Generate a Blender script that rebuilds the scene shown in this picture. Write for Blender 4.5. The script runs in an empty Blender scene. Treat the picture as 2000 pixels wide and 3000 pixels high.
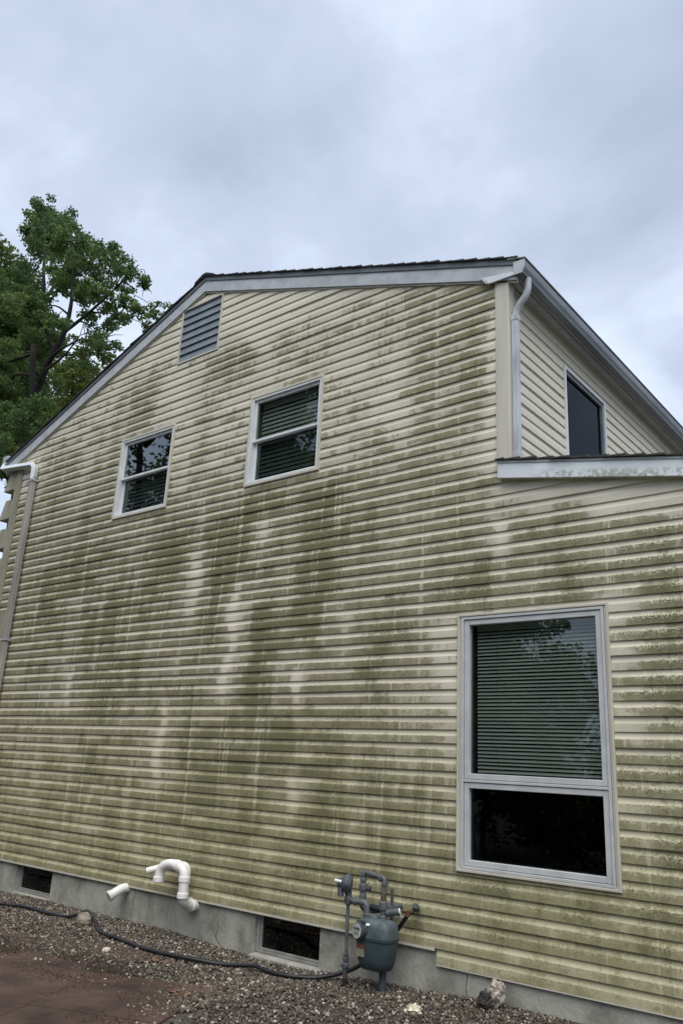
import bpy, bmesh, math, random
import numpy as np
from mathutils import Vector, Matrix, noise as mnoise

random.seed(7)
RNG = np.random.default_rng(11)
scene = bpy.context.scene
COL = scene.collection

# ---------------------------------------------------------------- camera
cam_data = bpy.data.cameras.new('camera')
cam_data.sensor_fit = 'VERTICAL'
cam_data.sensor_height = 36.0
cam_data.sensor_width = 24.0
cam_data.lens = 2378.95 / 3000 * 36.0
cam_data.clip_start = 0.05
cam_data.clip_end = 3000
cam = bpy.data.objects.new('camera', cam_data)
COL.objects.link(cam)
_r = Vector((0.77982471, 0.62404273, 0.04943782))
_u = Vector((0.15116349, -0.26435812, 0.95250427))
_w = Vector((-0.60747265, 0.73531317, 0.30048548))
cam.matrix_world = Matrix((
    (_r.x, _u.x, -_w.x, 0.0), (_r.y, _u.y, -_w.y, -5.6), (_r.z, _u.z, -_w.z, 1.53), (0, 0, 0, 1)))
scene.camera = cam

# ---------------------------------------------------------------- light
SUN_EL, SUN_AZ = math.radians(60), math.radians(142)     # azimuth clockwise from +Y
world = bpy.data.worlds.new('World')
scene.world = world
world.use_nodes = True
nt = world.node_tree
nt.nodes.clear()
N = nt.nodes.new
out = N('ShaderNodeOutputWorld'); bg = N('ShaderNodeBackground')
sky = N('ShaderNodeTexSky'); sky.sky_type = 'NISHITA'; sky.sun_disc = False
sky.sun_elevation = SUN_EL; sky.sun_rotation = SUN_AZ
sky.air_density = 1.2; sky.dust_density = 2.0
skym = N('ShaderNodeVectorMath'); skym.operation = 'SCALE'; skym.inputs[3].default_value = 0.8
tc = N('ShaderNodeTexCoord'); sep = N('ShaderNodeSeparateXYZ')
nt.links.new(tc.outputs['Generated'], sep.inputs[0])
zz = N('ShaderNodeMath'); zz.operation = 'MAXIMUM'; zz.inputs[1].default_value = 0.0
nt.links.new(sep.outputs['Z'], zz.inputs[0])
za = N('ShaderNodeMath'); za.operation = 'ADD'; za.inputs[1].default_value = 0.35
nt.links.new(zz.outputs[0], za.inputs[0])
dv = N('ShaderNodeVectorMath'); dv.operation = 'DIVIDE'
cmb = N('ShaderNodeCombineXYZ')
for i in range(3): nt.links.new(za.outputs[0], cmb.inputs[i])
nt.links.new(tc.outputs['Generated'], dv.inputs[0]); nt.links.new(cmb.outputs[0], dv.inputs[1])
mp = N('ShaderNodeMapping'); mp.inputs['Location'].default_value = (3.1, 1.7, 0.4)
nt.links.new(dv.outputs[0], mp.inputs[0])
n1 = N('ShaderNodeTexNoise'); n1.inputs['Scale'].default_value = 1.9; n1.inputs['Detail'].default_value = 7
n1.inputs['Roughness'].default_value = 0.52; n1.inputs['Distortion'].default_value = 0.25
nt.links.new(mp.outputs[0], n1.inputs['Vector'])
cr = N('ShaderNodeValToRGB')
e = cr.color_ramp.elements
e[0].position = 0.43; e[0].color = (2.1, 2.5, 3.15, 1)
e[1].position = 0.80; e[1].color = (4.3, 4.85, 5.6, 1)
m_ = cr.color_ramp.elements.new(0.62); m_.color = (2.9, 3.3, 4.1, 1)
n2w = N('ShaderNodeTexNoise'); n2w.inputs['Scale'].default_value = 5.0; n2w.inputs['Detail'].default_value = 5; n2w.inputs['Roughness'].default_value = 0.5
nt.links.new(mp.outputs[0], n2w.inputs['Vector'])
acc = N('ShaderNodeMath'); acc.operation = 'MULTIPLY_ADD'; acc.inputs[1].default_value = 0.24
nt.links.new(n2w.outputs['Fac'], acc.inputs[0]); nt.links.new(n1.outputs['Fac'], acc.inputs[2])
acc_out = acc.outputs[0]
for (dx, dy, dz), amt, wid in (((-0.405, 0.568, 0.717), 0.02, 0.09), ((-0.42, 0.63, 0.65), 0.05, 0.06), ((-0.27, 0.783, 0.561), 0.12, 0.14), ((-0.60, 0.50, 0.62), -0.11, 0.20), ((-0.248, 0.693, 0.677), -0.09, 0.10), ((-0.713, 0.444, 0.542), 0.05, 0.10)):
    ds3 = N('ShaderNodeVectorMath'); ds3.operation = 'DISTANCE'; ds3.inputs[1].default_value = (dx, dy, dz)
    nt.links.new(tc.outputs['Generated'], ds3.inputs[0])
    mrw = N('ShaderNodeMapRange'); mrw.interpolation_type = 'SMOOTHSTEP'
    mrw.inputs[1].default_value = 0.0; mrw.inputs[2].default_value = wid * 2.0; mrw.inputs[3].default_value = amt; mrw.inputs[4].default_value = 0.0
    nt.links.new(ds3.outputs['Value'], mrw.inputs[0])
    ad = N('ShaderNodeMath'); ad.operation = 'ADD'
    nt.links.new(acc_out, ad.inputs[0]); nt.links.new(mrw.outputs[0], ad.inputs[1]); acc_out = ad.outputs[0]
nt.links.new(acc_out, cr.inputs[0])
mx = N('ShaderNodeMix'); mx.data_type = 'RGBA'; mx.inputs[0].default_value = 0.93
nt.links.new(sky.outputs[0], skym.inputs[0])
nt.links.new(skym.outputs[0], mx.inputs[6]); nt.links.new(cr.outputs[0], mx.inputs[7])
nt.links.new(mx.outputs[2], bg.inputs[0]); bg.inputs[1].default_value = 0.107
nt.links.new(bg.outputs[0], out.inputs[0])

sun_d = bpy.data.lights.new('sun', 'SUN'); sun_d.energy = 1.5; sun_d.angle = math.radians(55)
sun_d.color = (1.0, 0.95, 0.86)
sun = bpy.data.objects.new('sun', sun_d); COL.objects.link(sun)
sd = Vector((math.sin(SUN_AZ) * math.cos(SUN_EL), math.cos(SUN_AZ) * math.cos(SUN_EL), math.sin(SUN_EL)))
sun.rotation_euler = sd.to_track_quat('Z', 'Y').to_euler()
sun.location = (0, -10, 20)

scene.view_settings.view_transform = 'Standard'
scene.view_settings.look = 'None'
scene.view_settings.gamma = 1
scene.view_settings.use_curve_mapping = False
scene.view_settings.exposure = 1.06
scene.render.engine = 'CYCLES'

# ---------------------------------------------------------------- materials
def new_mat(name):
    m = bpy.data.materials.new(name); m.use_nodes = True
    return m, m.node_tree, m.node_tree.nodes['Principled BSDF']

def noisy(name, c1, c2, scale=8, rough=0.6, detail=5, bump=0.0, bscale=None, metal=0.0, spec=0.4, lo=0.35, hi=0.65, stretch=(1, 1, 1)):
    """two-colour procedural surface in object space with optional fine relief"""
    m, t, b = new_mat(name)
    tcn = t.nodes.new('ShaderNodeTexCoord'); mpn = t.nodes.new('ShaderNodeMapping')
    mpn.inputs['Scale'].default_value = stretch
    no = t.nodes.new('ShaderNodeTexNoise'); no.inputs['Scale'].default_value = scale; no.inputs['Detail'].default_value = detail
    no.inputs['Roughness'].default_value = 0.6
    ra = t.nodes.new('ShaderNodeValToRGB')
    ra.color_ramp.elements[0].position = lo; ra.color_ramp.elements[0].color = (*c1, 1)
    ra.color_ramp.elements[1].position = hi; ra.color_ramp.elements[1].color = (*c2, 1)
    t.links.new(tcn.outputs['Object'], mpn.inputs[0]); t.links.new(mpn.outputs[0], no.inputs['Vector'])
    t.links.new(no.outputs['Fac'], ra.inputs[0]); t.links.new(ra.outputs[0], b.inputs['Base Color'])
    b.inputs['Roughness'].default_value = rough; b.inputs['Metallic'].default_value = metal
    b.inputs['Specular IOR Level'].default_value = spec
    if bump:
        n2 = t.nodes.new('ShaderNodeTexNoise'); n2.inputs['Scale'].default_value = bscale or scale * 6; n2.inputs['Detail'].default_value = 6
        bp = t.nodes.new('ShaderNodeBump'); bp.inputs['Strength'].default_value = bump; bp.inputs['Distance'].default_value = 0.01
        t.links.new(mpn.outputs[0], n2.inputs['Vector']); t.links.new(n2.outputs['Fac'], bp.inputs['Height'])
        t.links.new(bp.outputs[0], b.inputs['Normal'])
    return m

def siding_material():
    m, t, b = new_mat('vinyl_siding')
    L = t.links.new
    def nd(ty, **kw):
        n = t.nodes.new(ty)
        for k, v in kw.items(): setattr(n, k, v)
        return n
    def math_(op, a, c=None, clamp=False):
        n = nd('ShaderNodeMath', operation=op, use_clamp=clamp)
        for i, s in enumerate((a, c)):
            if s is None: continue
            if isinstance(s, (int, float)): n.inputs[i].default_value = s
            else: L(s, n.inputs[i])
        return n.outputs[0]
    def sstep(x, lo, hi):
        n = nd('ShaderNodeMapRange', interpolation_type='SMOOTHSTEP')
        n.inputs[1].default_value = lo; n.inputs[2].default_value = hi
        L(x, n.inputs[0]); return n.outputs[0]
    def comb(x, y, z=0.0):
        n = nd('ShaderNodeCombineXYZ')
        for i, s in enumerate((x, y, z)):
            if isinstance(s, (int, float)): n.inputs[i].default_value = s
            else: L(s, n.inputs[i])
        return n.outputs[0]
    def noise(vec, scale, detail=4, rough=0.55, dist=0.0):
        n = nd('ShaderNodeTexNoise'); n.inputs['Scale'].default_value = scale; n.inputs['Detail'].default_value = detail
        n.inputs['Roughness'].default_value = rough; n.inputs['Distortion'].default_value = dist
        L(vec, n.inputs['Vector']); return n.outputs['Fac']
    def mixc(f, a, c):
        n = nd('ShaderNodeMix', data_type='RGBA')
        if isinstance(f, (int, float)): n.inputs[0].default_value = f
        else: L(f, n.inputs[0])
        for i, s in ((6, a), (7, c)):
            if isinstance(s, tuple): n.inputs[i].default_value = (*s, 1)
            else: L(s, n.inputs[i])
        return n.outputs[2]
    uv = nd('ShaderNodeUVMap', uv_map='UVMap'); sp = nd('ShaderNodeSeparateXYZ'); L(uv.outputs[0], sp.inputs[0])
    U, V = sp.outputs[0], sp.outputs[1]
    row = math_('FLOOR', V); v = math_('FRACT', V)
    A = nd('ShaderNodeAttribute', attribute_name='algae').outputs['Fac']
    S = nd('ShaderNodeAttribute', attribute_name='graze').outputs['Fac']
    Yl = nd('ShaderNodeAttribute', attribute_name='yellow').outputs['Fac']
    z = math_('MULTIPLY', V, 0.1024)
    iso = comb(U, z)
    n_patch = noise(comb(math_('MULTIPLY', U, 2.2), math_('MULTIPLY', row, 4.37)), 1.0, 4, 0.65)     # differs on every course
    n_big = noise(comb(math_('MULTIPLY', U, 1.3), math_('MULTIPLY', z, 0.8)), 1.0, 4, 0.6)               # spreads over several courses
    n_drip = noise(comb(math_('MULTIPLY', U, 6.0), math_('MULTIPLY', z, 0.55)), 1.0, 4, 0.65)             # long runs down the wall
    n_fine = noise(iso, 26, 7, 0.7, 0.6)
    n_mid = noise(comb(math_('MULTIPLY', U, 0.5), z), 22, 5, 0.65, 0.4)
    # where the algae film sits: the flat lower face of a course first, the rain-washed cove above only when heavy
    cove = sstep(math_('ADD', v, math_('MULTIPLY', math_('SUBTRACT', n_fine, 0.5), 0.30)), 0.53, 0.64)
    cvw = math_('SUBTRACT', 0.36, math_('MULTIPLY', Yl, 0.24))
    cov = math_('ADD', A, math_('MULTIPLY', math_('SUBTRACT', n_patch, 0.5), 1.15))
    cov = math_('ADD', cov, math_('MULTIPLY', math_('SUBTRACT', n_big, 0.5), 0.45))
    cov = math_('ADD', cov, math_('MULTIPLY', math_('SUBTRACT', n_drip, 0.5), 0.42))
    cov = math_('ADD', cov, math_('MULTIPLY', math_('SUBTRACT', n_fine, 0.5), 0.45))
    cov = math_('ADD', cov, math_('MULTIPLY', math_('SUBTRACT', n_mid, 0.5), 0.55))
    cov = math_('ADD', cov, math_('MULTIPLY', math_('SUBTRACT', noise(iso, 70, 5, 0.7, 0.5), 0.5), 0.50))
    n_run = noise(comb(math_('MULTIPLY', U, 9.0), math_('MULTIPLY', z, 0.45)), 1.0, 5, 0.7, 0.3)
    cov = math_('SUBTRACT', cov, math_('MULTIPLY', sstep(n_run, 0.55, 0.68), 0.38))                        # rain-washed runs
    haze_ = math_('MULTIPLY', sstep(math_('ADD', A, math_('MULTIPLY', math_('SUBTRACT', n_big, 0.5), 0.6)), 0.05, 0.45), math_('SUBTRACT', 1.0, math_('MULTIPLY', cove, math_('MULTIPLY', cvw, 1.7))))
    cov = math_('SUBTRACT', cov, math_('MULTIPLY', cove, cvw))
    has = sstep(A, 0.03, 0.2)
    film = math_('MULTIPLY', sstep(cov, 0.23, 0.43), has); heavy = math_('MULTIPLY', sstep(cov, 0.42, 0.78), has)
    # thin pale trails grazed through the film
    n_t = noise(iso, 15, 3, 0.6, 2.2)
    trail = math_('SUBTRACT', 1.0, sstep(math_('ABSOLUTE', math_('SUBTRACT', n_t, 0.5)), 0.012, 0.050))
    band = math_('MULTIPLY', sstep(v, 0.28, 0.5), math_('SUBTRACT', 1.0, sstep(v, 0.66, 0.85)))
    spots = noise(comb(math_('MULTIPLY', U, 2.0), math_('MULTIPLY', row, 3.1)), 1.3, 2)
    trail = math_('MULTIPLY', math_('MULTIPLY', trail, math_('MULTIPLY', math_('ADD', math_('MULTIPLY', band, 0.8), 0.2), sstep(spots, 0.30, 0.50))), S)
    # ragged pale upper rim of the film
    rim = math_('MULTIPLY', sstep(cov, 0.13, 0.20), math_('SUBTRACT', 1.0, sstep(cov, 0.25, 0.33)))
    rim = math_('MULTIPLY', rim, math_('MULTIPLY', sstep(n_fine, 0.42, 0.6), has))
    clean = mixc(noise(iso, 3.0, 4), (0.58, 0.54, 0.445), (0.68, 0.64, 0.535))
    clean = mixc(math_('MULTIPLY', Yl, 0.85), clean, (0.53, 0.49, 0.325))
    light = mixc(Yl, (0.265, 0.246, 0.158), (0.315, 0.290, 0.168))
    light = mixc(n_drip, light, mixc(Yl, (0.182, 0.170, 0.096), (0.225, 0.208, 0.108)))
    dark = mixc(n_mid, (0.075, 0.076, 0.030), (0.145, 0.138, 0.068))
    c = mixc(math_('MULTIPLY', haze_, 0.62), clean, light)
    c = mixc(math_('MULTIPLY', film, 0.88), c, light)
    c = mixc(math_('MULTIPLY', heavy, 0.78), c, dark)
    c = mixc(math_('MULTIPLY', rim, 0.5), c, mixc(Yl, (0.66, 0.63, 0.50), (0.48, 0.45, 0.29)))
    c = mixc(math_('MULTIPLY', trail, 0.9), c, mixc(Yl, (0.62, 0.60, 0.46), (0.50, 0.475, 0.32)))
    speck = math_('MULTIPLY', sstep(noise(iso, 60, 3), 0.66, 0.74), math_('MULTIPLY', film, 0.5))
    c = mixc(speck, c, (0.06, 0.06, 0.035))
    L(c, b.inputs['Base Color'])
    rg = nd('ShaderNodeMapRange'); L(film, rg.inputs[0]); rg.inputs[3].default_value = 0.42; rg.inputs[4].default_value = 0.8
    L(rg.outputs[0], b.inputs['Roughness'])
    b.inputs['Specular IOR Level'].default_value = 0.35
    bp = nd('ShaderNodeBump'); bp.inputs['Strength'].default_value = 0.25; bp.inputs['Distance'].default_value = 0.002
    L(math_('ADD', math_('MULTIPLY', film, 0.4), noise(comb(math_('MULTIPLY', U, 3), math_('MULTIPLY', z, 40)), 3, 4)), bp.inputs['Height'])
    L(bp.outputs[0], b.inputs['Normal'])
    return m

def glass_material(name, tint, ior, scale=1.0):
    m, t, b = new_mat(name)
    t.nodes.remove(b)
    o = t.nodes['Material Output']
    tr = t.nodes.new('ShaderNodeBsdfTransparent'); tr.inputs[0].default_value = (*tint, 1)
    gl = t.nodes.new('ShaderNodeBsdfGlossy'); gl.inputs['Roughness'].default_value = 0.0
    gl.inputs['Color'].default_value = (0.9, 0.95, 1.0, 1)
    # Schlick reflectance, the same from either side of the sheet
    f0 = ((ior - 1) / (ior + 1)) ** 2
    lw = t.nodes.new('ShaderNodeLayerWeight'); lw.inputs[0].default_value = 0.5
    p5 = t.nodes.new('ShaderNodeMath'); p5.operation = 'POWER'; p5.inputs[1].default_value = 5.0; t.links.new(lw.outputs['Facing'], p5.inputs[0])
    fr = t.nodes.new('ShaderNodeMath'); fr.operation = 'MULTIPLY_ADD'; fr.inputs[1].default_value = (1 - f0) * scale; fr.inputs[2].default_value = f0 * scale; t.links.new(p5.outputs[0], fr.inputs[0])
    no = t.nodes.new('ShaderNodeTexNoise'); no.inputs['Scale'].default_value = 2.2; no.inputs['Detail'].default_value = 1
    tcn = t.nodes.new('ShaderNodeTexCoord'); bp = t.nodes.new('ShaderNodeBump')
    bp.inputs['Strength'].default_value = 0.05; bp.inputs['Distance'].default_value = 0.02
    t.links.new(tcn.outputs['Object'], no.inputs['Vector']); t.links.new(no.outputs['Fac'], bp.inputs['Height'])
    t.links.new(bp.outputs[0], gl.inputs['Normal'])
    mxs = t.nodes.new('ShaderNodeMixShader')
    t.links.new(fr.outputs[0], mxs.inputs[0]); t.links.new(tr.outputs[0], mxs.inputs[1]); t.links.new(gl.outputs[0], mxs.inputs[2])
    t.links.new(mxs.outputs[0], o.inputs[0])
    return m

def tone_material(name, cols, rough=0.8, translucent=0.0, spec=0.3, bump=0.0):
    """colour picked per stone / per leaf through the 'tone' attribute"""
    m, t, b = new_mat(name)
    at = t.nodes.new('ShaderNodeAttribute'); at.attribute_name = 'tone'
    ra = t.nodes.new('ShaderNodeValToRGB')
    els = ra.color_ramp.elements
    while len(els) < len(cols): els.new(0.5)
    for i, c in enumerate(cols):
        els[i].position = i / (len(cols) - 1); els[i].color = (*c, 1)
    t.links.new(at.outputs['Fac'], ra.inputs[0])
    t.links.new(ra.outputs[0], b.inputs['Base Color'])
    b.inputs['Roughness'].default_value = rough; b.inputs['Specular IOR Level'].default_value = spec
    if translucent:
        o = t.nodes['Material Output']
        tl = t.nodes.new('ShaderNodeBsdfTranslucent'); ms = t.nodes.new('ShaderNodeMixShader'); ms.inputs[0].default_value = translucent
        t.links.new(ra.outputs[0], tl.inputs[0]); t.links.new(b.outputs[0], ms.inputs[1]); t.links.new(tl.outputs[0], ms.inputs[2])
        t.links.new(ms.outputs[0], o.inputs[0])
    return m

def fascia_stain_material():
    """white fascia with grey-green mildew specks along its lower half"""
    m = noisy('mildewed_fascia', (0.60, 0.65, 0.70), (0.72, 0.76, 0.80), 2.5, 0.4)
    t = m.node_tree; b = t.nodes['Principled BSDF']; L = t.links.new
    base = b.inputs['Base Color'].links[0].from_socket
    tcn = t.nodes.new('ShaderNodeTexCoord'); sp = t.nodes.new('ShaderNodeSeparateXYZ'); L(tcn.outputs['Object'], sp.inputs[0])
    def mt(op, a, c):
        n = t.nodes.new('ShaderNodeMath'); n.operation = op
        for i, s in enumerate((a, c)):
            if isinstance(s, (int, float)): n.inputs[i].default_value = s
            else: L(s, n.inputs[i])
        return n.outputs[0]
    def ss(x, lo, hi):
        n = t.nodes.new('ShaderNodeMapRange'); n.interpolation_type = 'SMOOTHSTEP'; n.inputs[1].default_value = lo; n.inputs[2].default_value = hi; L(x, n.inputs[0]); return n.outputs[0]
    h = mt('ADD', mt('SUBTRACT', sp.outputs[2], 3.822), mt('MULTIPLY', mt('ADD', sp.outputs[0], 2.958), 0.177))
    no = t.nodes.new('ShaderNodeTexNoise'); no.inputs['Scale'].default_value = 34; no.inputs['Detail'].default_value = 6; L(tcn.outputs['Object'], no.inputs['Vector'])
    nb = t.nodes.new('ShaderNodeTexNoise'); nb.inputs['Scale'].default_value = 2.2; L(tcn.outputs['Object'], nb.inputs['Vector'])
    k = mt('MULTIPLY', mt('SUBTRACT', 1.0, ss(h, 0.035, 0.085)), ss(sp.outputs[0], -2.75, -2.45))
    f = mt('MULTIPLY', ss(mt('ADD', no.outputs['Fac'], mt('MULTIPLY', nb.outputs['Fac'], 0.5)), 0.62, 0.85), k)
    mx_ = t.nodes.new('ShaderNodeMix'); mx_.data_type = 'RGBA'; L(f, mx_.inputs[0]); L(base, mx_.inputs[6]); mx_.inputs[7].default_value = (0.36, 0.39, 0.34, 1)
    L(mx_.outputs[2], b.inputs['Base Color']); return m

M = {}
M['fascia_stain'] = fascia_stain_material()
M['siding'] = siding_material()
M['trim'] = noisy('cream_trim', (0.47, 0.45, 0.39), (0.56, 0.535, 0.46), 5, 0.5, stretch=(1, 1, 0.3))
M['corner'] = noisy('corner_vinyl', (0.46, 0.44, 0.385), (0.55, 0.53, 0.46), 3, 0.5, stretch=(2, 2, 0.25))
M['corner_dirty'] = noisy('stained_corner_vinyl', (0.22, 0.21, 0.16), (0.34, 0.32, 0.25), 4, 0.7, stretch=(2, 2, 0.3))
M['rake'] = noisy('grey_aluminium', (0.36, 0.385, 0.41), (0.48, 0.51, 0.54), 6, 0.5)
M['drip_shadow'] = noisy('drip_edge_painted_shadow', (0.10, 0.11, 0.125), (0.15, 0.16, 0.175), 5, 0.5)  # darkened to paint in the shadow of the shingle overhang
M['cellar_frame'] = noisy('cellar_frame', (0.20, 0.20, 0.19), (0.32, 0.32, 0.30), 9, 0.7)
M['fascia'] = noisy('white_aluminium', (0.60, 0.65, 0.70), (0.72, 0.76, 0.80), 2.5, 0.4, lo=0.3)
M['frame'] = noisy('window_aluminium', (0.44, 0.45, 0.465), (0.54, 0.55, 0.565), 6, 0.45)
M['frame_white'] = noisy('window_vinyl', (0.58, 0.61, 0.63), (0.68, 0.71, 0.73), 6, 0.4)
M['gutter'] = noisy('gutter_aluminium', (0.13, 0.145, 0.17), (0.22, 0.24, 0.27), 5, 0.5, stretch=(1, 0.3, 1))
M['spout'] = noisy('downspout_aluminium', (0.30, 0.32, 0.345), (0.50, 0.53, 0.57), 9, 0.4, stretch=(1, 1, 0.25))
M['spout_dirty'] = noisy('weathered_downspout', (0.24, 0.225, 0.20), (0.36, 0.34, 0.31), 6, 0.6, stretch=(1, 1, 0.25))
M['soffit'] = noisy('soffit_vinyl', (0.40, 0.38, 0.37), (0.47, 0.45, 0.44), 4, 0.6)
M['shingle'] = noisy('asphalt_shingle', (0.030, 0.030, 0.033), (0.085, 0.08, 0.078), 60, 0.95, bump=0.5, bscale=200)
M['louver'] = noisy('louver_grey', (0.15, 0.18, 0.215), (0.20, 0.235, 0.27), 5, 0.6)
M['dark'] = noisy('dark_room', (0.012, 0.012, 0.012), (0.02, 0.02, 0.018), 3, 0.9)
M['jamb'] = noisy('wood_jamb', (0.16, 0.13, 0.095), (0.22, 0.18, 0.13), 6, 0.7, stretch=(1, 1, 0.2))
M['blind'] = noisy('aluminium_slat', (0.42, 0.435, 0.42), (0.48, 0.495, 0.48), 4, 0.45)
M['blind_wide'] = noisy('wide_slat', (0.42, 0.44, 0.42), (0.48, 0.50, 0.48), 4, 0.6)
M['glass'] = glass_material('window_glass', (0.66, 0.70, 0.69), 2.4)
M['glass_big'] = glass_material('tall_window_glass', (0.74, 0.77, 0.75), 1.6)
M['glass_dim'] = glass_material('window_glass_tinted', (0.52, 0.55, 0.55), 1.8)
M['glass_low'] = glass_material('tall_window_lower_glass', (0.6, 0.64, 0.62), 1.35)
M['glass_base'] = glass_material('cellar_glass', (0.5, 0.53, 0.53), 1.5)
M['screen'] = glass_material('insect_screen', (0.30, 0.34, 0.42), 1.5, 0.30)
M['concrete'] = noisy('foundation_concrete', (0.13, 0.126, 0.108), (0.37, 0.365, 0.325), 3.0, 0.95, detail=10, bump=0.6, bscale=30, lo=0.26, hi=0.58, stretch=(1.2, 1, 0.9))
M['sillc'] = noisy('sill_concrete', (0.25, 0.245, 0.22), (0.42, 0.41, 0.37), 6, 0.9, bump=0.4, bscale=50)
M['crack'] = noisy('crack_shadow', (0.02, 0.02, 0.018), (0.05, 0.05, 0.04), 8, 1.0)
M['pvc'] = noisy('white_pvc', (0.58, 0.565, 0.53), (0.80, 0.79, 0.77), 7, 0.4, detail=8, lo=0.25, hi=0.5)
M['pvc_old'] = noisy('dull_pvc', (0.42, 0.40, 0.34), (0.58, 0.55, 0.48), 7, 0.45)
M['pvc_in'] = noisy('pipe_bore_shade', (0.03, 0.028, 0.025), (0.08, 0.06, 0.05), 7, 0.9)  # near-black colour painting the shade inside open pipe ends
M['meter'] = noisy('meter_paint', (0.05, 0.07, 0.08), (0.105, 0.13, 0.14), 14, 0.6, bump=0.1, bscale=60)
M['meter_low'] = noisy('meter_paint_lower', (0.030, 0.048, 0.056), (0.05, 0.072, 0.08), 6, 0.55, bump=0.1, bscale=60)
M['iron'] = noisy('painted_iron_pipe', (0.065, 0.075, 0.085), (0.13, 0.14, 0.15), 14, 0.55, bump=0.2, bscale=90)
M['iron_dark'] = noisy('dark_iron', (0.035, 0.042, 0.05), (0.08, 0.09, 0.10), 12, 0.6, bump=0.2, bscale=90)
M['rust'] = noisy('rusty_iron', (0.055, 0.042, 0.035), (0.13, 0.085, 0.062), 25, 0.8, bump=0.3, bscale=90)
M['dial'] = noisy('dial_face', (0.30, 0.32, 0.32), (0.46, 0.47, 0.46), 30, 0.4)
M['white_tag'] = noisy('white_sticker', (0.65, 0.66, 0.66), (0.8, 0.8, 0.8), 20, 0.5)
M['red_tag'] = noisy('red_sticker', (0.09, 0.035, 0.030), (0.18, 0.06, 0.05), 40, 0.6)
M['brown_tag'] = noisy('faded_sticker', (0.17, 0.16, 0.12), (0.24, 0.22, 0.17), 40, 0.7)
M['rubber'] = noisy('black_rubber', (0.010, 0.011, 0.014), (0.022, 0.023, 0.028), 10, 0.45)
M['dirt'] = noisy('gravel_bed_soil', (0.045, 0.038, 0.031), (0.095, 0.082, 0.07), 9, 0.95, detail=8, bump=0.5, bscale=60)
M['soil'] = noisy('loose_soil', (0.018, 0.013, 0.009), (0.05, 0.036, 0.026), 30, 1.0)
M['earth'] = noisy('lawn_earth', (0.05, 0.06, 0.03), (0.09, 0.095, 0.05), 1.2, 0.95, detail=8, bump=0.5, bscale=30)
M['patio'] = noisy('brown_paving', (0.024, 0.015, 0.011), (0.100, 0.060, 0.044), 2.4, 0.9, detail=9, bump=0.35, bscale=45, lo=0.3, hi=0.68)
M['gravel'] = tone_material('gravel_stone', [(0.025, 0.019, 0.014), (0.055, 0.043, 0.033), (0.088, 0.072, 0.057), (0.13, 0.110, 0.089), (0.19, 0.168, 0.142), (0.44, 0.42, 0.37)], 0.85)
M['rock'] = noisy('field_rock', (0.13, 0.115, 0.085), (0.30, 0.27, 0.21), 12, 0.9, bump=0.8, bscale=40)
M['rock_mix'] = noisy('conglomerate', (0.16, 0.13, 0.11), (0.52, 0.47, 0.41), 26, 0.9, bump=1.0, bscale=30)
M['rock_dark'] = noisy('dark_rock_face', (0.018, 0.017, 0.016), (0.05, 0.045, 0.04), 14, 0.95, bump=0.8, bscale=40)
M['pale'] = noisy('pale_chunk', (0.42, 0.36, 0.25), (0.72, 0.68, 0.56), 20, 0.9, bump=0.8, bscale=40)
M['dead_leaf'] = noisy('dead_leaf', (0.10, 0.045, 0.025), (0.22, 0.12, 0.07), 30, 0.8)
M['bark'] = noisy('bark', (0.012, 0.011, 0.010), (0.032, 0.029, 0.025), 6, 0.95, bump=0.6, bscale=25, stretch=(1, 1, 0.3))
M['leaf'] = tone_material('maple_leaf', [(0.045, 0.085, 0.035), (0.09, 0.155, 0.055), (0.14, 0.215, 0.07), (0.19, 0.17, 0.07)], 0.55, 0.5)
M['leaf_yellow'] = tone_material('pale_leaf', [(0.06, 0.10, 0.025), (0.11, 0.16, 0.04), (0.18, 0.22, 0.05), (0.2, 0.17, 0.06)], 0.55, 0.35)

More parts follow.
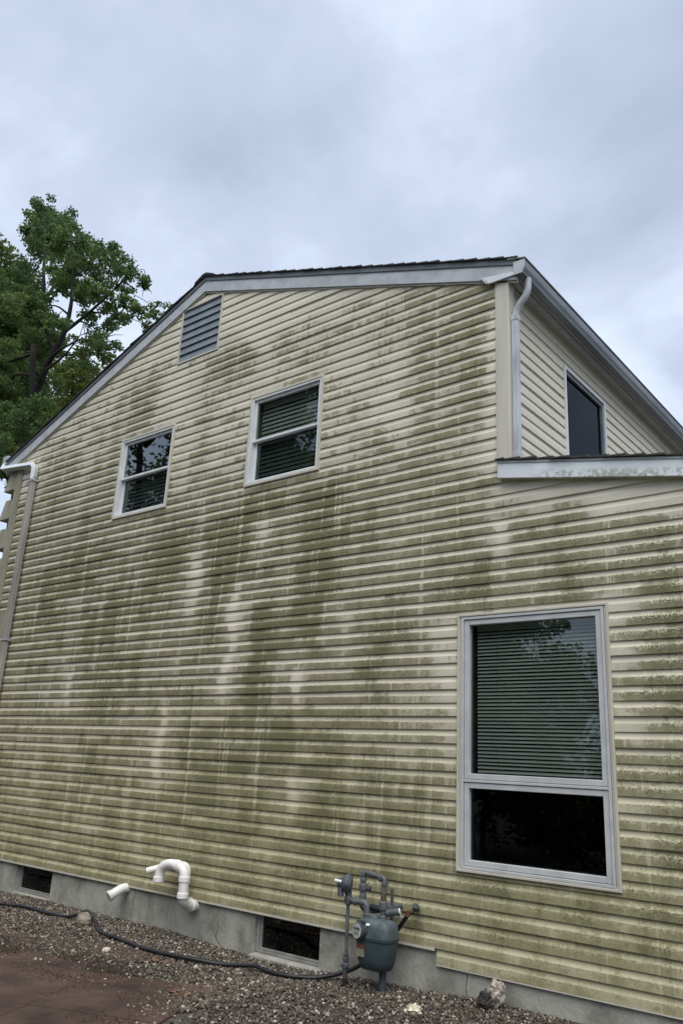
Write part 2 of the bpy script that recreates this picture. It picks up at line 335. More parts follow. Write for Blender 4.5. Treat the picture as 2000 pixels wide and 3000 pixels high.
# ---------------------------------------------------------------- helpers
class MB:
    """collects shapes, builds ONE mesh object"""
    def __init__(s): s.v = []; s.f = []; s.smooth = []
    def add(s, vs, fs, smooth=False):
        o = len(s.v); s.v += [tuple(p) for p in vs]
        s.f += [tuple(i + o for i in f) for f in fs]; s.smooth += [smooth] * len(fs); return s
    def box(s, x0, x1, y0, y1, z0, z1):
        vs = [(x, y, z) for z in (z0, z1) for y in (y0, y1) for x in (x0, x1)]
        return s.add(vs, [(0, 2, 3, 1), (4, 5, 7, 6), (0, 1, 5, 4), (2, 6, 7, 3), (0, 4, 6, 2), (1, 3, 7, 5)])
    def obox(s, c, ax, ay, az, hx, hy, hz):
        c, ax, ay, az = map(Vector, (c, ax, ay, az))
        vs = [c + ax * (hx * i) + ay * (hy * j) + az * (hz * k) for k in (-1, 1) for j in (-1, 1) for i in (-1, 1)]
        return s.add(vs, [(0, 2, 3, 1), (4, 5, 7, 6), (0, 1, 5, 4), (2, 6, 7, 3), (0, 4, 6, 2), (1, 3, 7, 5)])
    def ring(s, x0, x1, z0, z1, w, y0, y1):
        s.box(x0, x0 + w, y0, y1, z0, z1); s.box(x1 - w, x1, y0, y1, z0, z1)
        s.box(x0 + w, x1 - w, y0, y1, z0, z0 + w); s.box(x0 + w, x1 - w, y0, y1, z1 - w, z1); return s
    def prism(s, poly, y0, y1):
        """polygon in x,z extruded along y"""
        n = len(poly)
        vs = [(x, y0, z) for x, z in poly] + [(x, y1, z) for x, z in poly]
        fs = [tuple(range(n)), tuple(range(2 * n - 1, n - 1, -1))]
        fs += [(i, i + n, (i + 1) % n + n, (i + 1) % n) for i in range(n)]
        return s.add(vs, fs)
    def prism_y(s, poly, y0, y1): return s.prism(poly, y0, y1)
    def tube(s, pts, r, seg=14, cap=True, hollow=None, square=False):
        pts = [Vector(p) for p in pts]
        rs = r if isinstance(r, (list, tuple)) else [r] * len(pts)
        n = len(pts); tans = []
        for i in range(n):
            a = pts[max(i - 1, 0)]; c = pts[min(i + 1, n - 1)]
            tans.append((c - a).normalized())
        up = Vector((0, 0, 1)) if abs(tans[0].z) < 0.9 else Vector((0, 1, 0))
        side = tans[0].cross(up).normalized()
        rings = []
        for i in range(n):
            side = (side - tans[i] * side.dot(tans[i])).normalized()
            bi = tans[i].cross(side)
            if square:
                w, h = square
                rings.append([pts[i] + side * (w * a) + bi * (h * b_) for a, b_ in ((-1, -1), (1, -1), (1, 1), (-1, 1))])
            else:
                rings.append([pts[i] + (side * math.cos(t) + bi * math.sin(t)) * rs[i] for t in [2 * math.pi * k / seg for k in range(seg)]])
        sg = len(rings[0]); vs = [p for rg in rings for p in rg]
        fs = [(i * sg + k, i * sg + (k + 1) % sg, (i + 1) * sg + (k + 1) % sg, (i + 1) * sg + k) for i in range(n - 1) for k in range(sg)]
        s.add(vs, fs, smooth=not square)
        if hollow:
            e_ = rings[-1]; c = pts[-1]; t = tans[-1]
            inner = [c + (p - c) * hollow for p in e_]; deep = [p - t * 0.08 for p in inner]
            s.add(e_ + inner + deep, [(k, (k + 1) % sg, sg + (k + 1) % sg, sg + k) for k in range(sg)] +
                  [(sg + k, sg + (k + 1) % sg, 2 * sg + (k + 1) % sg, 2 * sg + k) for k in range(sg)])
            s.add(rings[0], [tuple(range(sg))])
        elif cap:
            s.add(rings[0], [tuple(range(sg))]); s.add(rings[-1], [tuple(range(sg))])
        return s
    def lathe(s, c, axis, prof, seg=24):
        """prof = [(distance along axis, radius)]"""
        c = Vector(c); ax = Vector(axis).normalized()
        a = ax.cross(Vector((0, 0, 1)) if abs(ax.z) < 0.9 else Vector((1, 0, 0))).normalized(); b_ = ax.cross(a)
        vs = [c + ax * d + (a * math.cos(2 * math.pi * k / seg) + b_ * math.sin(2 * math.pi * k / seg)) * r for d, r in prof for k in range(seg)]
        n = len(prof)
        fs = [(i * seg + k, i * seg + (k + 1) % seg, (i + 1) * seg + (k + 1) % seg, (i + 1) * seg + k) for i in range(n - 1) for k in range(seg)]
        fs += [tuple(range(seg)), tuple(range((n - 1) * seg, n * seg))]
        return s.add(vs, fs, smooth=False)
    def loft(s, secs, cx, cy, seg=32, power=4.0):
        """superellipse sections (z, hx, hy)"""
        vs = []
        for z, hx, hy in secs:
            for k in range(seg):
                t = 2 * math.pi * k / seg; ct, st = math.cos(t), math.sin(t)
                vs.append((cx + hx * math.copysign(abs(ct) ** (2 / power), ct), cy + hy * math.copysign(abs(st) ** (2 / power), st), z))
        n = len(secs)
        fs = [(i * seg + k, i * seg + (k + 1) % seg, (i + 1) * seg + (k + 1) % seg, (i + 1) * seg + k) for i in range(n - 1) for k in range(seg)]
        s.add(vs, fs, smooth=True)
        return s.add([vs[i] for i in range(seg)] + [vs[(n - 1) * seg + i] for i in range(seg)], [tuple(range(seg)), tuple(range(seg, 2 * seg))])
    def build(s, name, m, parent=None, bevel=0.0):
        me = bpy.data.meshes.new(name); me.from_pydata(s.v, [], s.f); me.update()
        bm = bmesh.new(); bm.from_mesh(me); bmesh.ops.recalc_face_normals(bm, faces=bm.faces); bm.to_mesh(me); bm.free()
        me.polygons.foreach_set('use_smooth', s.smooth)
        me.materials.append(M[m])
        o = bpy.data.objects.new(name, me); COL.objects.link(o)
        if parent:
            o.parent = parent; o.matrix_parent_inverse = Matrix.Translation(-parent.location)
        if bevel:
            bv = o.modifiers.new('bevel', 'BEVEL'); bv.width = bevel; bv.segments = 2; bv.limit_method = 'ANGLE'
        return o

def tag(o, label, cat, group=None, kind=None):
    o['label'] = label
    if cat: o['category'] = cat
    if group: o['group'] = group
    if kind: o['kind'] = kind
    return o

def empty(name, loc=(0, 0, 0), parent=None):
    o = bpy.data.objects.new(name, None); COL.objects.link(o); o.location = loc
    o.empty_display_size = 0.2
    if parent: o.parent = parent
    return o

def smooth_path(pts, n=6):
    """Catmull-Rom through the points"""
    P = [Vector(p) for p in pts]; P = [2 * P[0] - P[1]] + P + [2 * P[-1] - P[-2]]
    o = []
    for i in range(1, len(P) - 2):
        for k in range(n):
            t = k / n
            o.append(0.5 * ((2 * P[i]) + (P[i + 1] - P[i - 1]) * t + (2 * P[i - 1] - 5 * P[i] + 4 * P[i + 1] - P[i + 2]) * t * t + (3 * P[i] - P[i - 1] - 3 * P[i + 1] + P[i + 2]) * t ** 3))
    o.append(P[-2]); return o

def bend(pts, rad, n=6):
    """polyline with rounded corners (pipe run)"""
    P = [Vector(p) for p in pts]; o = [P[0]]
    for i in range(1, len(P) - 1):
        a = (P[i - 1] - P[i]).normalized(); c = (P[i + 1] - P[i]).normalized()
        r_ = min(rad, (P[i - 1] - P[i]).length * 0.49, (P[i + 1] - P[i]).length * 0.49)
        p0, p1 = P[i] + a * r_, P[i] + c * r_
        for k in range(n + 1):
            t = k / n; o.append(p0 * (1 - t) ** 2 + P[i] * 2 * t * (1 - t) + p1 * t * t)
    o.append(P[-1]); return o

def fbm(x, y, z=0.0, oct_=4):
    return mnoise.fractal(Vector((x, y, z)), 1.0, 2.0, oct_)
# ================================================================ setting
def ground_z(x, y):
    """gravel surface: nearly level, a little mounded where it meets the wall"""
    xs = [-14, -10, -8.5, -6.4, -5.3, -4.4, -3.7, -3.1, -2.5, -1.5, 3]
    zs = [-.05, -.03, .0, .0, -.035, -.01, .025, .06, .05, .06, .06]
    b = float(np.interp(x, xs, zs))
    f = max(0.0, min(1.0, 1 + y / 1.2))
    return b * f + 0.012 * fbm(x * 1.3, y * 1.3)

def edge_y(x):
    """front edge of the gravel where it gives way to the brown paving"""
    xs = [-14, -9, -7.1, -6.16, -5.4, -4.9, -4.55, -4.2, -3.95, -3.7, -3.5, -3.3]
    ys = [-1.5, -1.4, -1.33, -1.28, -1.18, -1.34, -1.52, -1.68, -1.95, -2.6, -4.0, -8.0]
    return float(np.interp(x, xs, ys)) + 0.06 * math.sin(x * 7.1) + 0.05 * math.sin(x * 17.3 + 1)

def grid_sheet(name, x0, x1, y0, y1, nx, ny, zf, m):
    vs = []; fs = []
    for j in range(ny + 1):
        for i in range(nx + 1):
            x = x0 + (x1 - x0) * i / nx; y = y0 + (y1 - y0) * j / ny
            vs.append((x, y, zf(x, y)))
    for j in range(ny):
        for i in range(nx):
            a = j * (nx + 1) + i; fs.append((a, a + 1, a + nx + 2, a + nx + 1))
    mb = MB(); mb.add(vs, fs, True)
    return mb.build(name, m)

gr = MB(); gr.add([(-900, -900, -0.12), (900, -900, -0.12), (900, 900, -0.12), (-900, 900, -0.12)], [(0, 1, 2, 3)])
g = gr.build('ground', 'earth'); g['kind'] = 'structure'; g['label'] = 'bare earth and lawn running out around the house'
bed = grid_sheet('gravel_bed', -14, 3.2, -3.2, 0.12, 170, 40, lambda x, y: ground_z(x, y) - 0.012, 'dirt')
bed['kind'] = 'structure'; bed['label'] = 'dark soil bed under the gravel along the foundation'

# brown paving: large worn slabs, each a piece of its own
pave = MB(); pave.box(-12.6, -3.1, -7.6, -1.22, -0.10, -0.028)
pv = pave.build('paving', 'dirt'); pv['kind'] = 'structure'; pv['label'] = 'worn brown paving in front of the gravel strip'
rp = random.Random(5)
ang = math.radians(24)
for i in range(-11, 6):
    for j in range(-9, 5):
        sx, sy = 0.92, 0.92
        u0, v0 = i * sx, j * sy
        cx = -6.0 + (u0 + sx / 2) * math.cos(ang) - (v0 + sy / 2) * math.sin(ang)
        cy = -2.6 + (u0 + sx / 2) * math.sin(ang) + (v0 + sy / 2) * math.cos(ang)
        if not (-11.5 < cx < -3.2 and -7.0 < cy < -0.9): continue
        if cy > edge_y(cx) + 0.35: continue
        mb = MB(); zt = 0.003 + rp.uniform(-0.003, 0.003)
        mb.obox((cx, cy, zt - 0.025), (math.cos(ang), math.sin(ang), 0), (-math.sin(ang), math.cos(ang), 0), (0, 0, 1), sx / 2 - 0.0025, sy / 2 - 0.0025, 0.025)
        mb.build('paving_slab', 'patio', pv, bevel=0.004)

# gravel: tens of thousands of pebbles, nobody could count them
def gravel():
    t = (1 + 5 ** .5) / 2
    ico = np.array([(-1, t, 0), (1, t, 0), (-1, -t, 0), (1, -t, 0), (0, -1, t), (0, 1, t), (0, -1, -t), (0, 1, -t), (t, 0, -1), (t, 0, 1), (-t, 0, -1), (-t, 0, 1)], float)
    ico /= np.linalg.norm(ico[0])
    fi = np.array([(0, 11, 5), (0, 5, 1), (0, 1, 7), (0, 7, 10), (0, 10, 11), (1, 5, 9), (5, 11, 4), (11, 10, 2), (10, 7, 6), (7, 1, 8), (3, 9, 4), (3, 4, 2), (3, 2, 6), (3, 6, 8), (3, 8, 9), (4, 9, 5), (2, 4, 11), (6, 2, 10), (8, 6, 7), (9, 8, 1)])
    pts = []
    rg = random.Random(3)
    def drop(n, xa, xb, ya, yb, rmin, rmax, over=0.0):
        for _ in range(n):
            x = rg.uniform(xa, xb); y = rg.uniform(ya, yb); ed = edge_y(x)
            if y < ed:
                if rg.random() > over * math.exp((y - ed) / 0.16): continue
            pts.append((x, y, rmin + (rmax - rmin) * rg.random() ** 2.2))
    drop(27000, -9.6, -4.4, -1.75, 0.08, 0.005, 0.0165, 0.55)
    drop(17000, -4.8, -1.7, -2.1, 0.1, 0.005, 0.0165, 0.55)
    drop(9000, -9.6, -1.7, -0.55, 0.08, 0.005, 0.011, 0.5)
    drop(600, -9.6, -1.7, -1.7, 0.0, 0.014, 0.026, 0.2)
    drop(5000, -1.7, 3.0, -2.4, 0.1, 0.008, 0.018, 0.3)
    drop(3000, -13.5, -9.6, -1.6, 0.1, 0.008, 0.018, 0.3)
    n = len(pts)
    P = np.array([(x, y, ground_z(x, y) + 0.001) for x, y, r in pts]); R_ = np.array([r for *_, r in pts])
    sc = RNG.uniform(0.6, 1.25, (n, 3)) * R_[:, None]; sc[:, 2] *= 0.75
    th = RNG.uniform(0, 2 * math.pi, n); ph = RNG.normal(0, 0.5, n)
    V = ico[None] * sc[:, None] * RNG.uniform(0.78, 1.2, (n, 12, 1))
    x = V[..., 0] * np.cos(ph)[:, None] - V[..., 2] * np.sin(ph)[:, None]; z = V[..., 0] * np.sin(ph)[:, None] + V[..., 2] * np.cos(ph)[:, None]
    y = V[..., 1]
    X = x * np.cos(th)[:, None] - y * np.sin(th)[:, None]; Y = x * np.sin(th)[:, None] + y * np.cos(th)[:, None]
    W = np.stack([X, Y, z], -1) + P[:, None]
    me = bpy.data.meshes.new('gravel')
    F = (fi[None] + (np.arange(n) * 12)[:, None, None]).reshape(-1, 3)
    me.vertices.add(n * 12); me.vertices.foreach_set('co', W.reshape(-1))
    me.loops.add(F.size); me.loops.foreach_set('vertex_index', F.reshape(-1).astype(np.int32))
    me.polygons.add(len(F)); me.polygons.foreach_set('loop_start', np.arange(0, F.size, 3, dtype=np.int32))
    me.polygons.foreach_set('loop_total', np.full(len(F), 3, np.int32))
    me.update(calc_edges=True)
    tone = RNG.beta(2.0, 2.6, n); tone = np.where(RNG.random(n) < 0.05, 0.95, tone)
    at = me.attributes.new('tone', 'FLOAT', 'POINT'); at.data.foreach_set('value', np.repeat(tone, 12).astype(np.float32))
    me.materials.append(M['gravel'])
    o = bpy.data.objects.new('gravel', me); COL.objects.link(o)
    tag(o, 'loose grey and brown gravel strewn along the foundation', 'gravel', kind='stuff')
gravel()

def soil_crumbs():
    """dark loose soil washed off the bed onto the paving"""
    rg = random.Random(77); mb = MB()
    for _ in range(11000):
        x = rg.uniform(-8.2, -4.3); e_ = edge_y(x)
        y = e_ - abs(rg.gauss(0, 0.34)) + 0.12
        if fbm(x * 1.7, y * 3.1, 4.0) < rg.uniform(-0.25, 0.35): continue
        r = rg.uniform(0.004, 0.013); z = 0.004; a = rg.uniform(0, 6.28)
        c, s_ = math.cos(a) * r, math.sin(a) * r
        mb.add([(x + c, y + s_, z - .003), (x - s_, y + c, z - .003), (x - c, y - s_, z - .003), (x + s_, y - c, z - .003), (x + rg.uniform(-.3, .3) * r, y, z + r * rg.uniform(.4, .8))], [(0, 1, 4), (1, 2, 4), (2, 3, 4), (3, 0, 4)])
    tag(mb.build('loose_soil', 'soil'), 'dark loose soil spilling from the gravel onto the brown paving', 'soil', kind='stuff')
soil_crumbs()

# ================================================================ the house
house = empty('house', (-6.9, 0.0, 0.0))
tag(house, 'two storey house with algae stained cream siding and a low gable roof', 'house')
H = 0.1024; Z0 = 0.319
XL, XR = -10.576, -2.98            # edges of the gable siding
WALLX = -2.925                     # side wall of the upper storey
XEND = 3.0                         # the lower wing runs on out of view
DEPTH = 9.0
RX, RZ = -6.94, 7.013              # underside of the rake boards at the ridge
SL, SR = 0.395, 0.335
def rake_z(x): return RZ - SL * (RX - x) if x < RX else RZ - SR * (x - RX)
LRX, LRZ, LRS = -2.958, 3.822, 0.177   # lower roof: underside of its fascia
def low_z(x): return LRZ - LRS * (x - LRX)

OPEN = [(-3.348, -2.125, 0.857, 2.743), (-8.245, -7.222, 4.284, 5.332), (-5.963, -4.930, 4.295, 5.333), (-7.338, -6.610, 6.128, 6.886)]
ANCH = np.array([[float(q) for q in p.split()] for p in """-6.87 6.70 0.10, -6.27 6.73 0.15, -5.30 6.38 0.20, -4.40 6.06 0.35, -3.87 5.82 0.50, -3.39 5.65 0.60, -3.12 5.60 0.50, -5.93 6.16 0.20, -4.95 5.84 0.35, -4.11 5.57 0.50, -3.38 5.38 0.60, -3.16 5.26 0.60, -3.01 5.21 0.10, -7.91 6.55 0.30, -8.79 6.36 0.35, -7.97 5.95 0.50, -7.22 5.92 0.35, -6.24 5.87 0.50, -5.56 5.83 0.45, -5.10 5.43 0.40, -4.63 5.30 0.30, -4.09 5.10 0.35, -3.61 5.01 0.55, -3.16 4.88 0.60, -3.02 4.84 0.05, -9.68 5.87 0.30, -9.19 5.95 0.35, -6.69 5.50 0.35, -6.36 5.20 0.30, -6.86 5.10 0.40, -4.60 4.82 0.45, -4.08 4.69 0.30, -3.60 4.57 0.45, -3.21 4.48 0.55, -3.02 4.43 0.05, -10.54 5.39 0.30, -9.76 5.36 0.50, -8.95 4.96 0.55, -8.61 5.13 0.50, -6.86 4.67 0.45, -6.30 4.71 0.40, -6.73 4.29 0.50, -6.09 4.18 0.45, -4.74 4.39 0.40, -4.32 4.35 0.50, -3.82 4.21 0.40, -3.38 4.15 0.40, -3.02 4.00 0.15, -9.98 4.64 0.50, -9.30 4.42 0.60, -8.58 4.20 0.60, -7.85 4.04 0.55, -7.45 4.09 0.60, -6.89 3.90 0.70, -5.94 4.01 0.85, -6.17 3.71 0.85, -5.57 4.04 0.70, -5.54 3.76 0.40, -5.19 3.80 0.55, -4.87 3.97 0.80, -4.90 3.67 0.75, -4.39 3.89 0.55, -3.81 3.79 0.50, -3.37 3.80 0.50, -3.08 3.75 0.50, -2.96 3.73 0.10, -2.59 3.69 0.03, -2.07 3.60 0.03, -1.70 3.54 0.03, -2.97 3.58 0.50, -2.59 3.48 0.30, -2.08 3.44 0.05, -1.68 3.37 0.15, -10.09 3.92 0.50, -9.11 3.69 0.70, -8.47 3.74 0.80, -7.75 3.55 0.70, -6.98 3.57 0.70, -6.59 3.38 0.35, -6.25 3.39 0.90, -5.62 3.41 0.60, -5.31 3.20 0.45, -4.88 3.28 0.85, -4.41 3.27 0.50, -3.94 3.30 0.45, -3.58 3.33 0.55, -3.25 3.32 0.60, -3.01 3.40 0.30, -2.78 3.37 0.65, -2.42 3.38 0.60, -2.09 3.27 0.50, -1.72 3.22 0.65, -9.82 3.02 0.50, -9.14 3.08 0.65, -8.04 3.01 0.70, -7.40 3.02 0.60, -6.73 2.92 0.45, -6.32 2.89 0.70, -5.93 2.91 0.30, -5.56 2.84 0.80, -5.01 2.92 0.80, -4.68 2.78 0.50, -4.34 2.79 0.60, -4.01 2.73 0.65, -3.57 2.81 0.45, -3.40 2.62 0.15, -3.58 2.99 0.65, -3.17 2.99 0.70, -2.79 2.98 0.60, -2.43 2.95 0.70, -1.95 2.99 0.60, -1.69 2.81 0.70, -9.66 2.19 0.50, -8.72 2.23 0.40, -8.03 2.21 0.65, -7.11 2.25 0.60, -6.56 2.32 0.60, -5.98 2.31 0.30, -5.61 2.26 0.80, -5.06 2.28 0.30, -4.93 2.05 0.60, -4.45 2.27 0.60, -3.99 2.26 0.55, -3.64 2.25 0.30, -3.42 2.24 0.10, -2.04 2.69 0.10, -2.07 2.39 0.12, -1.88 2.52 0.70, -1.68 2.51 0.65, -1.91 2.09 0.65, -1.71 2.08 0.65, -2.10 1.95 0.15, -9.33 1.42 0.45, -8.36 1.50 0.50, -7.63 1.52 0.60, -6.84 1.54 0.35, -6.32 1.64 0.60, -5.77 1.61 0.65, -5.22 1.67 0.70, -4.65 1.68 0.65, -4.14 1.70 0.60, -3.71 1.64 0.45, -3.42 1.71 0.20, -9.14 0.79 0.50, -7.96 0.88 0.55, -7.00 0.95 0.50, -6.24 1.08 0.65, -5.59 1.12 0.65, -5.02 1.24 0.45, -4.57 1.19 0.65, -3.95 1.30 0.65, -3.55 1.36 0.70, -3.39 1.30 0.25, -9.03 0.43 0.50, -7.84 0.41 0.50, -6.91 0.47 0.50, -5.98 0.57 0.50, -5.33 0.68 0.50, -4.59 0.79 0.60, -3.94 0.92 0.60, -3.46 0.96 0.50, -5.83 0.30 0.45, -5.04 0.37 0.50, -4.56 0.34 0.35, -3.72 0.52 0.45, -3.17 0.65 0.55, -2.67 0.66 0.50, -2.22 0.67 0.50, -1.94 0.76 0.50, -1.79 1.02 0.55, -2.00 1.53 0.60, -1.75 1.54 0.60, -1.97 1.13 0.60, -2.10 1.39 0.25, -3.35 0.29 0.35, -2.84 0.24 0.40, -2.24 0.22 0.35, -1.88 0.18 0.30""".split(',')])
STREAK = np.array([[float(q) for q in p.split()] for p in """-5.94 2.56 3.31 -0.50 0.05, -5.99 2.14 2.56 -0.40 0.05, -5.02 1.97 2.36 -0.60 0.05, -6.58 2.81 3.77 -0.40 0.12, -6.87 1.29 2.15 -0.45 0.06, -8.63 1.97 2.48 -0.40 0.05, -8.22 2.36 3.73 -0.35 0.04, -5.02 1.16 1.45 -0.50 0.05, -4.52 2.27 2.97 -0.30 0.14, -2.98 2.94 3.47 -0.40 0.06, -5.60 3.59 3.91 -0.30 0.08, -7.01 0.51 1.07 -0.35 0.06, -7.95 0.80 1.23 -0.40 0.04, -4.33 0.91 1.24 -0.40 0.05, -5.92 3.44 4.16 0.35 0.10, -6.23 2.79 3.58 0.30 0.10, -4.85 3.19 4.06 0.35 0.08, -5.59 2.13 3.06 0.30 0.10, -4.92 2.51 3.21 0.30 0.12, -8.03 2.65 3.27 0.25 0.12, -5.54 3.92 4.08 0.40 0.05, -4.22 2.12 2.48 0.20 0.10, -7.00 3.57 3.87 0.30 0.12, -8.83 3.60 4.60 0.25 0.10, -9.52 2.94 3.87 0.20 0.10, -4.00 2.33 2.73 0.20 0.15, -6.13 1.33 1.93 0.20 0.15, -5.22 1.45 1.94 0.20 0.15, -6.26 0.32 0.54 -0.30 0.05, -2.90 0.23 0.49 -0.30 0.06, -1.76 0.78 1.28 0.10 0.20, -7.86 5.55 6.05 0.25 0.20, -6.17 5.73 6.02 0.25 0.20, -3.25 4.45 5.65 0.20 0.12, -3.61 4.79 5.41 0.15 0.20, -9.62 4.45 5.23 0.25 0.15""".split(',')])   # x, z from, z to, more / less algae, width
def algae(x, z):
    d2 = ((ANCH[:, 0] - x) * 0.8) ** 2 + (ANCH[:, 1] - z) ** 2 + 0.010
    w = d2 ** -2.0
    a = float((w * ANCH[:, 2]).sum() / w.sum())
    xs = x + 0.03 * math.sin(z * 9.0)
    k = np.exp(-((STREAK[:, 0] - xs) / (STREAK[:, 4] * 1.15)) ** 2) * np.clip((z - STREAK[:, 1]) / 0.35 + 0.5, 0, 1) * np.clip((STREAK[:, 2] - z) / 0.2 + 0.5, 0, 1)
    a -= 0.13 * min(1.0, max(0.0, (z - 3.9) / 0.8))       # the upper wall is cleaner
    return min(1.0, max(0.02, a + 0.68 * float((k * STREAK[:, 3]).sum())))
def graze(x, z):
    a = max(0.0, min(1.0, (x + 2.75) / 0.7)) * max(0.0, min(1.0, (3.6 - z) / 0.4))
    b_ = max(0.0, min(1.0, (1.3 - z) / 0.7)) * 0.75
    c_ = max(0.0, min(1.0, (x + 5.5) / 1.5)) * max(0.0, min(1.0, (3.9 - z) / 0.6)) * 0.4
    return max(a, b_, c_, 0.12)
def yellow(x, z): return max(0.0, min(1.0, (2.3 - z) / 1.6)) * 0.9

PROF = [(-0.004, 0.005), (0.000, -0.0130), (0.020, -0.0150), (0.30, -0.0146), (0.53, -0.0138), (0.56, -0.0128), (0.61, -0.0094), (0.67, -0.0062), (0.74, -0.0036), (0.82, -0.0016), (0.91, -0.0002), (1.03, 0.0010)]
def prof_y(v):
    return float(np.interp(v, [p[0] for p in PROF], [p[1] for p in PROF]))

def siding_board(k, spans, z0, to_world, parent, algae_f, proud=0.0, step=0.045, clip=None):
    """one course: spans = [(xa, xb, za, zb)] rectangles left of it after the openings are cut; clip(z) -> (xmin, xmax)"""
    vs = []; fs = []; uvs = []; al = []; gz = []; yl = []
    deep = 1.0 if k % 2 == 0 else 0.74          # double-course panels: every second lap is the locked, deeper one
    zb_ = z0 + k * H
    for xa, xb, za, zt in spans:
        va, vb = (za - zb_) / H, (zt - zb_) / H
        ks = [p[0] for p in PROF if va < p[0] < vb]
        if va <= 0.0: va = -0.004
        vv = [va] + ks + [vb] if vb < 0.999 or True else ks
        vv = sorted(set(round(q, 5) for q in vv))
        n = max(1, int((xb - xa) / step)); base = len(vs); nv = len(vv)
        for i in range(n + 1):
            xr_ = xa + (xb - xa) * i / n
            for q in vv:
                z = zb_ + q * H; x = xr_
                if clip:
                    lo, hi = clip(z); x = min(max(x, lo), hi)
                y = prof_y(q) * deep - proud + 0.0018 * mnoise.noise(Vector((x * 0.9, k * 3.1, 2.0)))
                zw = z + 0.0034 * mnoise.noise(Vector((x * 0.55, (k // 2) * 1.7, 7.0)))
                vs.append(to_world(x, y, zw)); uvs.append((x, k + min(max(q, 0.0), 0.999)))
                a = algae_f(x, z) if algae_f else 0.0
                al.append(a); gz.append(graze(x, z)); yl.append(yellow(x, z) if algae_f else 0.0)
        for i in range(n):
            for j in range(nv - 1):
                a = base + i * nv + j; fs.append((a, a + nv, a + nv + 1, a + 1))
    me = bpy.data.meshes.new('siding_board'); me.from_pydata(vs, [], fs); me.update()
    uvl = me.uv_layers.new(name='UVMap')
    li = np.empty(len(me.loops), np.int32); me.loops.foreach_get('vertex_index', li)
    uvl.data.foreach_set('uv', np.array(uvs, np.float32)[li].reshape(-1))
    for nm, arr in (('algae', al), ('graze', gz), ('yellow', yl)):
        at = me.attributes.new(nm, 'FLOAT', 'POINT'); at.data.foreach_set('value', np.array(arr, np.float32))
    me.materials.append(M['siding'])
    o = bpy.data.objects.new('siding_board', me); COL.objects.link(o); o.parent = parent
    o.matrix_parent_inverse = Matrix.Translation(-parent.location)
    return o

def cut_course(xa, xb, zb, zt, openings):
    """rectangles of a course left over beside / above / below the openings, grouped into contiguous runs"""
    xs = sorted({xa, xb} | {q for o in openings for q in o[:2] if xa < q < xb and o[3] > zb and o[2] < zt})
    runs = []; cur = []
    for a, c in zip(xs[:-1], xs[1:]):
        mid = (a + c) / 2; lo, hi = zb, zt; dead = False
        for o in openings:
            if o[0] < mid < o[1] and o[3] > zb and o[2] < zt:
                if o[2] <= zb and o[3] >= zt: dead = True
                elif o[2] > zb: hi = o[2] + 0.004
                else: lo = o[3] - 0.004
        if dead or hi - lo < 0.004:
            if cur: runs.append(cur); cur = []
        else: cur.append((a, c, lo, hi))
    if cur: runs.append(cur)
    return runs

# --- walls
gw = MB()
gw.prism([(-10.68, 0.25), (XEND, 0.25), (XEND, low_z(XEND) + .03), (LRX + .03, low_z(LRX + .03) + .03), (LRX + .03, rake_z(-2.92) + .05), (RX, RZ + .05), (-10.68, rake_z(-10.68) + .05)], 0.92, 1.0)
gable_wall = gw.build('gable_wall', 'dark', house)
gable_wall['label'] = 'gable end clad in cream lap siding streaked with green algae'
rb = random.Random(21)
rows = int((RZ - Z0) / H) + 1
for k in range(-1, rows):
    zb, zt = Z0 + k * H, Z0 + (k + 1) * H * 1.0 + 0.0
    zt = Z0 + (k + 1.03) * H
    if k == -1: xa, xb = -3.515, XEND
    else: xa, xb = XL, XEND
    # right limit: corner board above the lower roof, otherwise under the fascia of the wing
    if zb > low_z(LRX) + 0.02: xb = XR + 0.01
    if zb > low_z(LRX) - 0.25 and xb > 0: xb = min(XEND, max(XR + 0.01, LRX + (LRZ + 0.13 - zb) / LRS))
    def clip(z):
        lo = RX - (RZ + 0.03 - z) / SL if z > rake_z(XL) else -99
        hi = RX + (RZ + 0.03 - z) / SR if z > rake_z(XR) else 99
        if z < low_z(LRX) + 0.1: hi = min(hi, max(LRX + 0.0, LRX + (LRZ + 0.03 - z) / LRS)) if z > low_z(XEND) else hi
        return lo, hi
    lo, hi = clip(zt - 0.01)
    if hi - lo < 0.1: break
    xa = max(xa, clip(zb)[0]); xb = min(xb, clip(zb)[1])
    if xb - xa < 0.15: continue
    # panel end joints, staggered from one double course to the next
    pr = (k + 2) // 2
    joints = [x for x in ([-9.3, -6.85, -3.2, -0.2], [-8.2, -4.62, -1.72], [-7.45, -5.5, -2.45, 0.9])[pr % 3] if xa + 0.5 < x < xb - 0.5]
    cuts = [xa] + joints + [xb]
    for a, c in zip(cuts[:-1], cuts[1:]):
        c2 = c + (0.022 if c != xb else 0)
        prd = 0.0028 * (cuts.index(a) % 2)
        for run in cut_course(a, c2, zb, zt, OPEN):
            if sum(q[1] - q[0] for q in run) < 0.03: continue
            siding_board(k, run, Z0, lambda x, y, z: (x, y, z), gable_wall, algae, prd, clip=clip)

